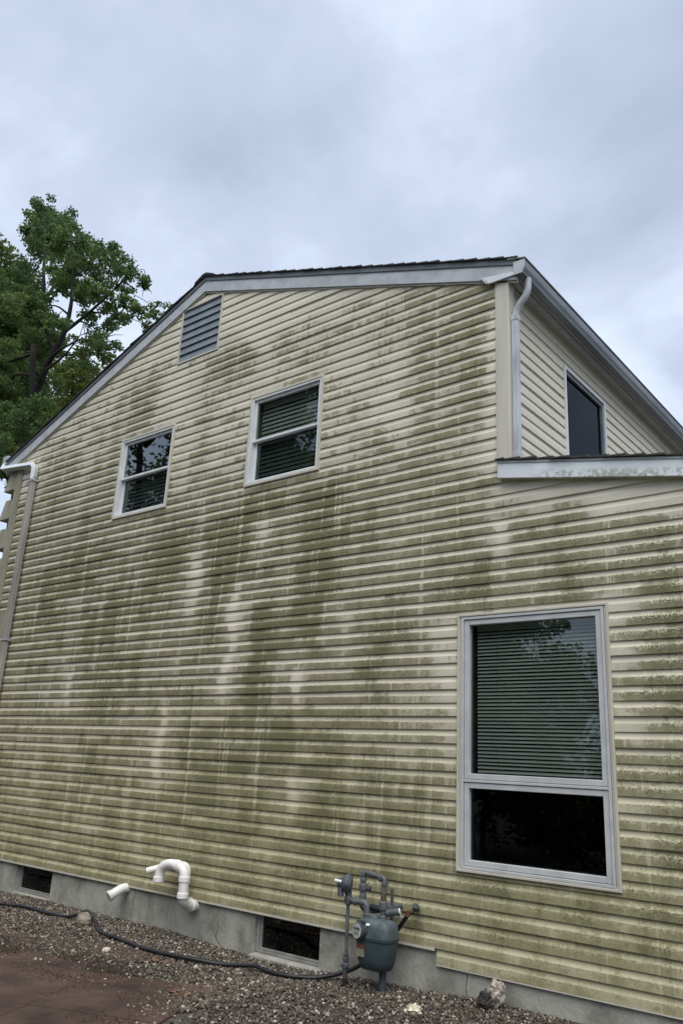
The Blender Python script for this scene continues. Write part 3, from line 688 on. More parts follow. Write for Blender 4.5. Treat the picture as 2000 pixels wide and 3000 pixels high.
sw = MB(); sw.box(WALLX - 0.95, WALLX - 0.9, 0.06, 0.91, 3.4, 5.75)
side_wall = sw.build('side_wall', 'dark', house); side_wall['label'] = 'clean cream lap siding on the upper side wall'
SOPEN = [(1.197, 2.217, 4.2, 5.382)]
for k in range(int((3.75 - Z0) / H), int((5.70 - Z0) / H) + 1):
    zb, zt = Z0 + k * H, min(Z0 + (k + 1.03) * H, 5.70)
    for run in cut_course(0.06, DEPTH, zb, zt, SOPEN):
        siding_board(k, run, Z0, lambda x, y, z: (WALLX - y, x, z), side_wall, None, step=0.4)
lw = MB(); lw.box(-10.70, -10.62, 0.02, DEPTH, 0.2, 5.62); lw.build('far_side_wall', 'trim', house)
bw_ = MB(); bw_.prism([(-10.62, 0.2), (XEND, 0.2), (XEND, low_z(XEND)), (LRX + .05, low_z(LRX)), (LRX + .05, 5.69), (RX, 7.0), (-10.62, 5.6)], DEPTH - 0.08, DEPTH)
bw_.build('back_wall', 'trim', house)
ww = MB(); ww.box(XEND - 0.08, XEND, 0.0, DEPTH - 0.08, 0.2, low_z(XEND)); ww.build('wing_end_wall', 'trim', house)

# starter strip below the lowest course
st = MB(); st.box(XL, -3.53, -0.020, -0.002, Z0 - 0.016, Z0 + 0.001); st.build('starter_strip', 'trim', house)
st = MB(); st.box(-3.515, XEND, -0.012, -0.002, Z0 - H - 0.008, Z0 - H + 0.001); st.build('starter_strip', 'trim', house)

# corner boards
cb = MB(); cb.box(XR, -2.865, -0.024, 0.095, 3.90, 5.685); cb.box(XR - 0.012, XR, -0.026, -0.006, 3.90, 5.68)
cbo = cb.build('corner_board', 'corner', house, bevel=0.006); cbo['label'] = 'clean cream corner board beside the upper downspout'
cb = MB(); cb.box(-10.725, XL, -0.026, 0.10, 0.3, 5.56); cb.box(XL, XL + 0.018, -0.030, -0.004, 0.3, 5.56)
cbl = cb.build('corner_board', 'corner_dirty', house, bevel=0.006); cbl['label'] = 'grey stained corner board with stepped blocks'
zq = 5.127
for q in range(11):
    mb = MB()
    z1, z2 = zq - 0.4375 * q, zq - 0.4375 * q + 0.30
    vs = [(-10.728, -0.02, z1), (-11.02, -0.02, z1), (-11.02, 0.16, z1), (-10.728, 0.16, z1), (-10.728, 0.0, z2), (-10.95, 0.0, z2), (-10.95, 0.16, z2), (-10.728, 0.16, z2)]
    mb.add(vs, [(0, 1, 2, 3), (4, 7, 6, 5), (0, 4, 5, 1), (1, 5, 6, 2), (2, 6, 7, 3), (3, 7, 4, 0)])
    mb.build('corner_block', 'corner_dirty', cbl, bevel=0.006)
fp = MB(); fp.box(XL + 0.02, -10.28, -0.026, -0.004, 0.35, 3.311); fp.build('flat_panel', 'corner_dirty', house)

# foundation with two cellar openings
fd = MB(); zt, zb, y0, y1 = Z0 + 0.05, -0.4, 0.012, 0.30
B0, B1 = (-9.18, -8.46, -0.012), (-5.36, -4.63, -0.030)
fd.box(-10.66, B0[0], y0, y1, zb, zt); fd.box(B0[1], B1[0], y0, y1, zb, zt); fd.box(B1[1], XEND, y0, y1, zb, zt - H - 0.02)
fd.box(B1[1], -3.5, y0, y1, zt - H - 0.02, zt)
fd.box(B0[0], B0[1], y0, y1, zb, B0[2]); fd.box(B1[0], B1[1], y0, y1, zb, B1[2])
fnd = fd.build('foundation', 'concrete', house); fnd['label'] = 'weathered grey concrete foundation under the siding'
for pts in ([(-7.02, .0, .30), (-7.0, .0, .24), (-7.035, 0, .19), (-7.02, 0, .13), (-7.05, 0, .06), (-7.04, 0, -.02)], [(-5.82, 0, .16), (-5.80, 0, .12), (-5.83, 0, .05), (-5.78, 0, -.01)], [(-3.27, 0, .19), (-3.28, 0, .1), (-3.265, 0, .02)]):
    mb = MB(); mb.tube([(x + 0.004 * math.sin(i * 5), 0.0135, z) for i, (x, _, z) in enumerate(pts)], [0.0045, 0.003, 0.005, 0.0035, 0.003, 0.002][:len(pts)], seg=5); mb.build('crack', 'crack', fnd)

for (xa, xb, zs), lab in ((B0, 'dark cellar window under the downspout end of the wall'), (B1, 'dark cellar window beside the gas meter')):
    f = MB(); f.ring(xa + 0.002, xb - 0.002, zs + 0.03, Z0 - 0.004, 0.018, 0.045, 0.10); f.ring(xa + 0.022, xb - 0.022, zs + 0.050, Z0 - 0.024, 0.016, 0.06, 0.095)
    cw = f.build('cellar_window', 'cellar_frame', house, bevel=0.002); cw['label'] = lab
    p = MB(); p.box(xa + 0.036, xb - 0.036, 0.080, 0.084, zs + 0.064, Z0 - 0.038); p.build('pane', 'glass_base', cw)
    s_ = MB(); s_.prism([(xa - 0.02, zs - 0.06), (xb + 0.05, zs - 0.06), (xb + 0.02, zs + 0.028), (xa + 0.0, zs + 0.028)], -0.045 if xa > -6 else 0.0, 0.055)
    s_.build('sill', 'sillc', cw, bevel=0.012)
    r_ = MB(); x0, x1, z0_, z1_ = xa + 0.01, xb - 0.01, zs + 0.01, Z0
    r_.box(x0, x1, 0.75, 0.80, z0_, z1_); r_.box(x0 - .03, x0, 0.31, .80, z0_, z1_); r_.box(x1, x1 + .03, 0.31, .80, z0_, z1_); r_.box(x0, x1, .31, .75, z0_ - .03, z0_); r_.box(x0, x1, .31, .75, z1_, z1_ + .03)
    r_.build('cellar_interior', 'dark', cw)

# --- windows
def room(win, x0, x1, z0, z1, y0=0.15, y1=0.86):
    r_ = MB(); t = 0.02
    r_.box(x0 - t, x1 + t, y1, y1 + t, z0 - t, z1 + t); r_.box(x0 - t, x0, y0, y1, z0, z1); r_.box(x1, x1 + t, y0, y1, z0, z1)
    r_.box(x0 - t, x1 + t, y0, y1, z0 - t, z0); r_.box(x0 - t, x1 + t, y0, y1, z1, z1 + t)
    r_.build('room_interior', 'dark', win)

def upper_window(x0, x1, z0, z1, label, top_glass):
    tr_ = MB(); tr_.ring(x0, x1, z0, z1, 0.024, -0.028, 0.012)
    f = MB(); f.ring(x0 + 0.024, x1 - 0.024, z0 + 0.024, z1 - 0.024, 0.026, -0.022, 0.085)
    win = f.build('window', 'frame_white', house, bevel=0.003); win['label'] = label
    tr_.build('outer_trim', 'trim', win, bevel=0.003)
    ix0, ix1, iz0, iz1 = x0 + 0.05, x1 - 0.05, z0 + 0.05, z1 - 0.05
    mid = (iz0 + iz1) / 2 - 0.005
    up = MB(); up.ring(ix0, ix1, mid - 0.012, iz1, 0.030, 0.002, 0.036); ups = up.build('upper_sash', 'frame_white', win, bevel=0.004)
    lo = MB(); lo.ring(ix0, ix1, iz0, mid + 0.028, 0.034, 0.040, 0.074); los = lo.build('lower_sash', 'frame_white', win, bevel=0.004)
    p = MB(); p.box(ix0 + 0.028, ix1 - 0.028, 0.018, 0.022, mid + 0.016, iz1 - 0.028); p.build('pane', top_glass, win)
    p = MB(); p.box(ix0 + 0.032, ix1 - 0.032, 0.055, 0.059, iz0 + 0.032, mid - 0.004); p.build('pane', 'glass_dim', win)
    j = MB(); j.ring(ix0 - 0.0, ix1 + 0.0, iz0 - 0.0, iz1 + 0.0, 0.02, 0.086, 0.15); j.build('jamb', 'jamb', win)
    room(win, ix0 - 0.02, ix1 + 0.02, iz0, iz1)
    return win, (ix0, ix1, iz0, iz1)

def blind(name, label, x0, x1, z0, z1, pitch, depth, tilt, y, m, cords):
    root = empty(name, ((x0 + x1) / 2, y, z0)); tag(root, label, 'blind', )
    hd = MB(); hd.box(x0, x1, y - 0.018, y + 0.018, z1 - 0.025, z1); hd.build('headrail', m, root)
    n = int((z1 - z0 - 0.04) / pitch)
    src = None
    for i in range(n):
        z = z1 - 0.035 - i * pitch
        if src is None:
            mb = MB(); seg = 4; vs = []
            for xx in (x0 + 0.002, x1 - 0.002):
                for q in range(seg + 1):
                    s_ = (q / seg - 0.5) * depth; cr_ = 0.10 * depth * (1 - (2 * q / seg - 1) ** 2)
                    vs.append((xx, s_ * math.cos(tilt) - cr_ * math.sin(tilt), s_ * math.sin(tilt) + cr_ * math.cos(tilt)))
            mb.add(vs, [(q, q + 1, seg + 2 + q, seg + 1 + q) for q in range(seg)], True)
            src = mb.build('slat', m, root)
            src.location = (0, y, z)
        else:
            o = src.copy(); COL.objects.link(o); o.location = (0, y + random.uniform(-.0008, .0008), z + random.uniform(-.05, .05) * pitch)
            tl = random.gauss(0, 0.05); o.rotation_euler = (tl, 0, 0)
    br = MB(); zz_ = z1 - 0.035 - n * pitch; br.box(x0, x1, y - 0.012, y + 0.012, zz_ - 0.008, zz_ + 0.006); br.build('bottom_rail', m, root)
    for cx in cords:
        c = MB(); c.tube([(cx, y - depth / 2 - 0.001, zz_), (cx, y - depth / 2 - 0.001, z1 - 0.03)], 0.0012, seg=5); c.build('ladder_cord', m, root)
    return root

w1, i1 = upper_window(*OPEN[1], 'white two pane upper window mirroring bare branches and sky', 'glass')
w2, i2 = upper_window(*OPEN[2], 'white two pane upper window with wide slatted blind inside', 'glass_big')
blind('window_blind', 'wide grey slat blind behind the upper window nearest the corner board', i2[0] + 0.03, i2[1] - 0.03, i2[2] + 0.02, i2[3] - 0.02, 0.049, 0.05, math.radians(66), 0.100, 'blind_wide', [])
blind('window_blind', 'dim slat blind hanging low behind the upper window that mirrors sky', i1[0] + 0.03, i1[1] - 0.03, i1[2] + 0.02, i1[3] - 0.55, 0.049, 0.05, math.radians(66), 0.100, 'blind_wide', [])

x0, x1, z0, z1 = OPEN[0]
f = MB(); f.ring(x0 + 0.036, x1 - 0.036, z0 + 0.020, z1 - 0.024, 0.020, -0.026, 0.085); f.box(x0 + 0.056, x1 - 0.056, -0.024, 0.08, 1.478, 1.497)
big = f.build('window', 'frame', house, bevel=0.003); big['label'] = 'tall ground floor window with fine blind above and plain pane below'
tr_ = MB(); tr_.ring(x0, x1, z0, z1, 0.018, -0.030, 0.012); tr_.ring(x0 + 0.018, x1 - 0.018, z0 + 0.012, z1 - 0.012, 0.016, -0.020, 0.010); tr_.build('outer_trim', 'trim', big, bevel=0.003)
s1 = MB(); s1.ring(x0 + 0.059, x1 - 0.059, 1.500, z1 - 0.047, 0.040, -0.016, 0.04); s1.build('upper_sash', 'frame', big, bevel=0.004)
s2 = MB(); s2.ring(x0 + 0.059, x1 - 0.059, z0 + 0.043, 1.475, 0.040, -0.016, 0.04); s2.build('lower_sash', 'frame', big, bevel=0.004)
p = MB(); p.box(x0 + 0.097, x1 - 0.097, 0.016, 0.020, 1.538, z1 - 0.085); p.build('pane', 'glass_big', big)
p = MB(); p.box(x0 + 0.097, x1 - 0.097, 0.016, 0.020, z0 + 0.081, 1.437); p.build('pane', 'glass_low', big)
jb = MB(); jb.ring(x0 + 0.06, x1 - 0.06, z0 + 0.05, z1 - 0.05, 0.03, 0.087, 0.15); jb.build('jamb', 'iron_dark', big)
room(big, x0 + 0.05, x1 - 0.05, z0 + 0.03, z1 - 0.04)
blind('window_blind', 'fine grey venetian blind behind the tall ground floor window', x0 + 0.125, x1 - 0.10, 1.50, z1 - 0.085, 0.0272, 0.026, math.radians(48), 0.075, 'blind', [-3.02, -2.72, -2.40])

# side window of the upper storey, in the wall facing +x
ya, yb, za, zb = SOPEN[0]
def xring(mb, ya, yb, za, zb, w, xa, xb):
    mb.box(xa, xb, ya, ya + w, za, zb); mb.box(xa, xb, yb - w, yb, za, zb); mb.box(xa, xb, ya + w, yb - w, za, za + w); mb.box(xa, xb, ya + w, yb - w, zb - w, zb)
f = MB(); xring(f, ya, yb, za, zb, 0.028, WALLX - 0.012, WALLX + 0.030); sw_ = f.build('window', 'frame_white', house, bevel=0.003); sw_['label'] = 'screened window in the upper side wall above the lower roof'
f = MB(); xring(f, ya + 0.03, yb - 0.03, za + 0.03, zb - 0.03, 0.035, WALLX - 0.06, WALLX + 0.012); f.build('frame', 'gutter', sw_)
f = MB(); f.box(WALLX - 0.055, WALLX - 0.02, ya + 0.066, yb - 0.066, 4.70, 4.745); f.build('meeting_rail', 'gutter', sw_)
p = MB(); p.box(WALLX - 0.016, WALLX - 0.013, ya + 0.065, yb - 0.065, za + 0.065, zb - 0.065); p.build('insect_screen', 'screen', sw_)
r_ = MB(); r_.box(WALLX - 0.62, WALLX - 0.60, ya, yb, za, zb); r_.box(WALLX - 0.60, WALLX - 0.062, ya, ya + .02, za, zb); r_.box(WALLX - 0.60, WALLX - 0.062, yb - .02, yb, za, zb)
r_.box(WALLX - .60, WALLX - .062, ya + .02, yb - .02, za, za + .02); r_.box(WALLX - .60, WALLX - .062, ya + .02, yb - .02, zb - .02, zb); r_.build('room_interior', 'dark', sw_)

# gable vent
x0, x1, z0, z1 = OPEN[3]
v_ = MB(); v_.ring(x0, x1, z0, z1, 0.020, -0.026, 0.05); gv = v_.build('gable_vent', 'trim', house, bevel=0.003); gv['label'] = 'grey louvred vent high in the gable'
b_ = MB(); b_.box(x0, x1, 0.05, 0.06, z0, z1); b_.build('backing', 'dark', gv)
nl = 7; ph = (z1 - z0 - 0.04) / nl
for i in range(nl):
    zb = z0 + 0.02 + i * ph; mb = MB()
    vs = [(xx, yy, zz_) for xx in (x0 + 0.02, x1 - 0.02) for yy, zz_ in ((-0.020, zb + 0.0), (0.004, zb + ph * 1.10), (0.010, zb + ph * 1.10), (-0.012, zb - 0.004))]
    mb.add(vs, [(0, 1, 2, 3), (4, 7, 6, 5), (0, 4, 5, 1), (1, 5, 6, 2), (2, 6, 7, 3), (3, 7, 4, 0)])
    mb.build('louver', 'louver', gv)

# --- main roof
RT = 0.20                                        # height of the rake boards
roof = MB()
OVL, OVR = -11.02, -2.775
roof.prism([(OVL, rake_z(OVL) + 0.03), (RX, RZ + 0.03), (OVR, rake_z(OVR) + 0.03), (OVR, rake_z(OVR) + RT - 0.01), (RX, RZ + RT - 0.01), (OVL, rake_z(OVL) + RT - 0.01)], 0.0, DEPTH + 0.05)
roof_o = roof.build('roof', 'soffit', house); roof_o['label'] = 'dark shingled low gable roof with grey rake boards'
for side in (-1, 1):
    xe = OVL if side < 0 else OVR
    mb = MB(); mb.prism([(xe, rake_z(xe)), (RX, RZ), (RX, RZ + RT), (xe, rake_z(xe) + RT)] if side < 0 else [(RX + .001, RZ), (xe, rake_z(xe)), (xe, rake_z(xe) + RT), (RX + .001, RZ + RT)], -0.040, -0.002)
    mb.build('rake_board', 'rake', roof_o, bevel=0.003)
    mb = MB(); lip = [(xe, rake_z(xe) + RT - 0.055), (RX + .001 * (side > 0), RZ + RT - 0.055), (RX + .001 * (side > 0), RZ + RT + 0.002), (xe, rake_z(xe) + RT + 0.002)]
    mb.prism(lip, -0.052, -0.041); mb.build('drip_edge', 'drip_shadow', roof_o, bevel=0.002)  # dark lip doubles as a painted shadow band under the shingles
    mb = MB(); mb.prism([(xe if side < 0 else RX, (rake_z(xe) if side < 0 else RZ) - 0.016), (RX if side < 0 else xe, (RZ if side < 0 else rake_z(xe)) - 0.016), (RX if side < 0 else xe, (RZ if side < 0 else rake_z(xe)) - 0.001), (xe if side < 0 else RX, (rake_z(xe) if side < 0 else RZ) - 0.001)], -0.024, -0.003)
    mb.build('rake_trim', 'trim', roof_o)
    # shingle rows, lapped from the eave up: their butt ends step along the rake
    sl = SL if side < 0 else SR; L_ = math.hypot(xe - RX, (xe - RX) * sl); ex = 0.14
    dirx = (1 if side < 0 else -1) / math.hypot(1, sl); dirz = sl / math.hypot(1, sl)
    nx, nz = -dirz * (1 if side < 0 else -1), abs(dirx)
    n = int(L_ / ex)
    rs = random.Random(side + 9)
    for i in range(n + 1):
        a = i * ex - 0.02; b2 = min(a + ex + 0.03, L_ + 0.02)
        bx_, bz_ = xe + dirx * a, rake_z(xe) + RT + dirz * a
        tx_, tz_ = xe + dirx * b2, rake_z(xe) + RT + dirz * b2
        th = 0.017 + rs.uniform(-0.003, 0.004); lo = 0.004
        poly = [(bx_ + nx * lo, bz_ + nz * lo), (tx_ + nx * .002, tz_ + nz * .002), (tx_ + nx * .006, tz_ + nz * .006), (bx_ + nx * (lo + th), bz_ + nz * (lo + th))]
        mb = MB(); mb.prism(poly, -0.072 + rs.uniform(-.006, .006), DEPTH + 0.06); mb.build('shingle_row', 'shingle', roof_o)
rc = MB(); t = RZ + RT
rc.prism([(RX - 0.17, t - 0.17 * SL + 0.018), (RX, t + 0.020), (RX + 0.17, t - 0.17 * SR + 0.018), (RX + 0.165, t - 0.165 * SR + 0.032), (RX + 0.03, t + 0.038), (RX - 0.03, t + 0.036), (RX - 0.165, t - 0.165 * SL + 0.032)], -0.08, DEPTH + 0.07)
rc.build('ridge_cap', 'shingle', roof_o)

# eave of the side wall: soffit panels, fascia, return, gutter, downspout
ZS = 5.660; SE = -2.792
so = MB(); so.box(WALLX - 0.02, SE - 0.002, 0.097, DEPTH, ZS + 0.012, ZS + 0.03); so.box(-2.864, SE - 0.002, -0.001, 0.096, ZS + 0.012, ZS + 0.03); sof = so.build('soffit', 'soffit', house)
npan = 36
for i in range(npan):
    y0_ = 0.002 + i * (DEPTH - 0.02) / npan; y1_ = y0_ + (DEPTH - 0.02) / npan - 0.006
    mb = MB(); mb.box(WALLX + 0.024 if i else -2.862, SE - 0.022, y0_, y1_, ZS, ZS + 0.0115); mb.build('soffit_panel', 'soffit', sof, bevel=0.003)
mb = MB(); mb.box(WALLX + 0.0215, WALLX + 0.040, 0.10, DEPTH, ZS - 0.014, ZS - 0.001); mb.build('soffit_channel', 'soffit', sof)
fa = MB(); fa.box(SE - 0.020, SE, -0.001, DEPTH, ZS - 0.012, ZS + 0.115); fa.build('eave_fascia', 'gutter', house)
re_ = MB(); re_.prism([(-3.035, 5.664), (SE, 5.664), (SE, rake_z(SE) + 0.07), (-3.10, 5.745)], -0.058, -0.042); re_.build('eave_return', 'fascia', house, bevel=0.002)
re_ = MB(); re_.prism([(-3.06, 5.670), (-3.042, 5.668), (-3.105, 5.752), (-3.125, 5.754)], -0.060, -0.002); re_.build('eave_return_edge', 'trim', house)
GX = SE + 0.001
def gutter_profile(): return [(GX + a_, z_) for a_, z_ in ((0, 5.782), (0, 5.655), (0.082, 5.655), (0.088, 5.675), (0.104, 5.705), (0.108, 5.745), (0.104, 5.780), (0.112, 5.790), (0.115, 5.786))]
gp = gutter_profile(); gu = MB()
inner = [(x - 0.003 if i > 1 else x + 0.003, z + 0.003) for i, (x, z) in enumerate(gp)]
gu.prism(gp + inner[::-1], -0.060, DEPTH)
gut = gu.build('gutter', 'gutter', house, bevel=0.0); gut['label'] = 'grey eave gutter along the upper side wall'
ge = MB(); ge.prism(gp[:7], -0.066, -0.0605); ge.build('end_cap', 'rake', gut)
ls = MB(); ls.prism([(GX - 0.06, 5.830), (GX + 0.112, 5.795), (GX + 0.112, 5.803), (GX - 0.06, 5.842)], -0.066, DEPTH); ls.build('leaf_guard', 'spout', gut)
CX = -2.834
dp = MB(); pts = bend([(GX + 0.072, 0.06, 5.66), (GX + 0.072, 0.06, 5.52), (CX, 0.045, 5.385), (CX, 0.045, 5.22)], 0.085, 7)
dp.tube(pts, 0.030, seg=16)
ds = dp.build('downspout', 'spout', house); ds['label'] = 'short aluminium downspout emptying onto the lower roof'
d2 = MB(); d2.box(CX - 0.029, CX + 0.029, 0.014, 0.070, 3.99, 5.315); d2.build('pipe', 'spout', ds, bevel=0.008)
d2 = MB(); d2.box(CX - 0.030, CX + 0.033, 0.010, 0.074, 5.27, 5.33); d2.build('collar', 'spout', ds, bevel=0.006)
d2 = MB(); d2.box(CX - 0.030, CX + 0.036, 0.008, 0.076, 3.985, 4.05); d2.build('collar', 'spout', ds, bevel=0.006)

# left eave: gutter end, horizontal leader and the long downspout
le = MB(); le.box(-11.16, -11.03, -0.055, DEPTH, 5.56, 5.70); gl_ = le.build('gutter', 'rake', house, bevel=0.012); gl_['label'] = 'gutter end at the low far eave'
ld = MB(); ld.tube(bend([(-11.10, -0.02, 5.57), (-11.10, -0.055, 5.49), (-10.16, -0.075, 5.375), (-10.155, -0.075, 5.15)], 0.10, 6), 0.05, square=(0.030, 0.040))
dl = ld.build('downspout', 'fascia', house, bevel=0.006); dl['label'] = 'long leader and downspout at the far corner of the gable wall'
d3 = MB(); d3.box(-10.205, -10.115, -0.105, -0.040, 2.92, 5.20); d3.build('pipe', 'spout_dirty', dl, bevel=0.01)
d3 = MB(); d3.box(-10.208, -10.118, -0.103, -0.038, 0.10, 2.915); d3.build('pipe', 'spout_dirty', dl, bevel=0.01)
for zc in (2.915, 5.13):
    d3 = MB(); d3.box(-10.222, -10.102, -0.112, -0.022, zc - 0.012, zc + 0.012); d3.build('strap', 'spout', dl, bevel=0.003)
re_ = MB(); re_.prism([(-11.03, 5.555), (-10.62, 5.555), (-10.45, 5.64), (-10.62, 5.70), (-11.03, 5.565)], -0.022, -0.006); re_.build('eave_return', 'corner_dirty', house)

# --- lower roof of the wing
lr = MB(); lx0, lx1 = LRX, XEND + 0.25
lr.prism([(WALLX + 0.004, low_z(WALLX) + 0.03), (lx1, low_z(lx1) + 0.03), (lx1, low_z(lx1) + 0.145), (WALLX + 0.004, low_z(WALLX) + 0.145)], 0.004, DEPTH)
lro = lr.build('lower_roof', 'soffit', house); lro['label'] = 'low pitched shingled roof of the wing with white fascia'
mb = MB(); mb.prism([(lx0, low_z(lx0)), (lx1, low_z(lx1)), (lx1, low_z(lx1) + 0.140), (lx0, low_z(lx0) + 0.140)], -0.075, -0.060); mb.build('fascia_board', 'fascia_stain', lro, bevel=0.003)
mb = MB(); mb.prism([(lx0 + .002, low_z(lx0) + 0.002), (lx1, low_z(lx1) + 0.002), (lx1, low_z(lx1) + 0.022), (lx0 + .002, low_z(lx0) + 0.022)], -0.0595, -0.001); mb.build('rake_soffit', 'trim', lro)
mb = MB(); mb.prism([(lx0 - .004, low_z(lx0) + 0.128), (lx1, low_z(lx1) + 0.128), (lx1, low_z(lx1) + 0.147), (lx0 - .004, low_z(lx0) + 0.147)], -0.083, -0.0755); mb.build('drip_edge', 'rake', lro)
ex = 0.14; rs = random.Random(4); n = int((lx1 - lx0) / ex)
for i in range(n + 1):
    xb_ = lx1 + 0.02 - i * ex; xa_ = max(xb_ - ex - 0.03, lx0 - 0.01)
    if xb_ < lx0 + 0.03: break
    ylo = 0.005 if False else -0.10 + rs.uniform(-0.006, 0.006)
    za_, zb_ = low_z(xa_) + 0.148, low_z(xb_) + 0.150
    th = 0.018 + rs.uniform(-.004, .005)
    if xa_ < WALLX + 0.01 and xb_ > WALLX + 0.01:
        pass
    poly = [(xb_, zb_ + 0.003), (xb_, zb_ + 0.003 + th), (xa_, za_ + 0.006), (xa_, za_)]
    mb = MB()
    if xa_ < -2.86: mb.prism(poly, ylo, -0.027); mb.prism(poly, 0.10, DEPTH)
    else: mb.prism(poly, ylo, DEPTH)
    mb.build('shingle_row', 'shingle', lro)
mb = MB(); mb.prism([(-2.862, low_z(-2.862) + 0.15), (-2.62, low_z(-2.62) + 0.15), (-2.62, low_z(-2.62) + 0.168), (-2.862, low_z(-2.862) + 0.168)], 0.0, DEPTH); mb.build('wall_flashing', 'shingle', lro)
# ================================================================ things at the wall
# --- gas meter set
gm = empty('gas_meter', (-3.93, -0.25, 0.0))
tag(gm, 'blue grey gas meter with regulator and iron pipes on the wall by the gravel', 'gas meter')
BX, BY = -3.885, -0.235
b = MB(); b.loft([(0.150, 0.095, 0.060), (0.158, 0.110, 0.072), (0.215, 0.132, 0.086), (0.300, 0.142, 0.094), (0.352, 0.145, 0.096)], BX, BY, 40, 4.5)
low = b.build('meter_body', 'meter_low', gm)
b = MB(); b.loft([(0.349, 0.152, 0.102), (0.368, 0.154, 0.104)], BX, BY, 40, 4.5); b.build('flange', 'meter_low', low)
b = MB(); b.loft([(0.368, 0.148, 0.098), (0.430, 0.143, 0.094), (0.462, 0.134, 0.086), (0.480, 0.110, 0.066), (0.484, 0.07, 0.04)], BX, BY, 40, 5.5); b.build('meter_head', 'meter', gm)
b = MB(); b.loft([(0.478, 0.042, 0.034), (0.504, 0.040, 0.032), (0.510, 0.034, 0.028)], BX - 0.035, BY, 20, 3); b.build('cap', 'meter', gm)
for k in range(8):
    a = 2 * math.pi * (k + .5) / 8
    bb = MB(); bb.lathe((BX + 0.143 * math.copysign(abs(math.cos(a)) ** .45, math.cos(a)), BY + 0.094 * math.copysign(abs(math.sin(a)) ** .45, math.sin(a)), 0.345), (0, 0, 1), [(0, .007), (0.028, .007)], 6); bb.build('bolt', 'iron', low)
# index: dark housing with a white dial in front
DX, DY, DZ = BX - 0.078, BY - 0.098, 0.405
dn = Vector((-0.25, -1, 0)).normalized()
b = MB(); b.lathe((DX, DY, DZ), dn, [(-0.02, .060), (0.030, .060), (0.038, .054)], 28); ix = b.build('index_housing', 'iron_dark', gm)
b = MB(); b.lathe(Vector((DX, DY, DZ)) + dn * 0.0385, dn, [(0, .050), (0.004, .049)], 28); df = b.build('dial_plate', 'dial', ix)
ds_ = Vector((0, 0, 1)).cross(dn)
for (a, h_, r_) in ((-.028, .018, .0085), (-.010, .018, .0085), (.010, .018, .0085), (.028, .018, .0085), (-.014, -.012, .011), (.014, -.012, .011)):
    b = MB(); b.lathe(Vector((DX, DY, DZ)) + dn * 0.043 + ds_ * a + Vector((0, 0, h_)), dn, [(0, r_), (0.0012, r_)], 14); b.build('dial', 'iron_dark', df) if r_ < .01 else b.build('dial', 'brown_tag', df)
b = MB(); b.obox((DX + 0.01, DY - 0.012, DZ + 0.062), (1, 0, 0), (0, 1, 0), (0, 0, 1), 0.034, 0.010, 0.010); b.build('index_hood', 'iron_dark', ix, bevel=0.004)
b = MB(); b.obox((BX - 0.075, BY - 0.1005, 0.306), (1, 0, 0), (0, 1, 0), (0, 0, 1), 0.034, 0.0014, 0.016); b.build('warning_sticker', 'red_tag', low)
b = MB(); b.obox((BX - 0.075, BY - 0.0995, 0.262), (1, 0, 0), (0, 1, 0), (0, 0, 1), 0.036, 0.0014, 0.026); b.build('nameplate', 'brown_tag', low)
b = MB(); b.obox((BX - 0.02, BY - 0.093, 0.452), (1, 0, 0), (0, 0.75, 0.66), (0, -0.66, 0.75), 0.015, 0.010, 0.0015); b.build('white_seal', 'white_tag', gm)
b = MB(); b.tube([(BX + 0.045, BY + 0.02, -0.06), (BX + 0.045, BY + 0.02, 0.165)], 0.026, 14); b.build('support_leg', 'meter_low', gm)
# riser with stop valve
RXp, RYp = -4.155, -0.25
b = MB(); b.tube([(RXp, RYp, -0.05), (RXp, RYp, 0.085)], 0.0165, 14); b.build('riser_sleeve', 'rubber', gm)
b = MB(); b.tube([(RXp, RYp, 0.052), (RXp, RYp, 0.10)], 0.0175, 14); b.build('riser_sleeve', 'rust', gm)
b = MB(); b.lathe((RXp, RYp, 0.098), (0, 0, 1), [(0, .019), (.018, .022), (.022, .028), (.05, .028), (.056, .020), (.066, .020), (.070, .026), (.088, .026), (.092, .019), (.118, .019), (.122, .013)], 8); va = b.build('stop_valve', 'iron', gm)
b = MB(); b.tube([(RXp - 0.032, RYp - 0.006, 0.135), (RXp + 0.034, RYp - 0.012, 0.135)], 0.0135, 10); b.build('valve_core', 'iron', va)
b = MB(); b.tube([(RXp, RYp, 0.20), (RXp, RYp, 0.55)], 0.0135, 14); b.build('riser_pipe', 'iron', gm)
# regulator: diaphragm case lying on a near-horizontal axis, bonnet and vent
rc_ = Vector((RXp - 0.012, RYp, 0.690)); ra_ = Vector((-0.85, -0.5, 0.10)).normalized()
b = MB(); b.lathe(rc_, ra_, [(-.035, .030), (-.030, .058), (-.012, .066), (-.009, .074), (.009, .074), (.012, .066), (.030, .060), (.044, .040), (.070, .034), (.078, .026)], 28); rg_ = b.build('regulator', 'iron_dark', gm)
b = MB(); b.tube([rc_ + ra_ * 0.03 + Vector((0.002, -0.03, 0.012)), rc_ + ra_ * 0.085 + Vector((0.002, -0.03, 0.012))], 0.012, 12); b.build('vent_stub', 'white_tag', rg_)
b = MB(); b.tube(bend([rc_ + ra_ * 0.03, rc_ + ra_ * 0.052 + Vector((0, 0, -.02)), rc_ + ra_ * 0.052 + Vector((0, 0, -.095))], .03), 0.024, 12, hollow=0.7); b.build('vent_elbow', 'iron', rg_)
for k in range(8):
    a = 2 * math.pi * k / 8; s1_ = ra_.cross(Vector((0, 0, 1))).normalized(); s2_ = ra_.cross(s1_)
    b = MB(); b.lathe(rc_ + (s1_ * math.cos(a) + s2_ * math.sin(a)) * 0.068 - ra_ * .014, ra_, [(0, .007), (.028, .007)], 6); b.build('bolt', 'iron_dark', rg_)
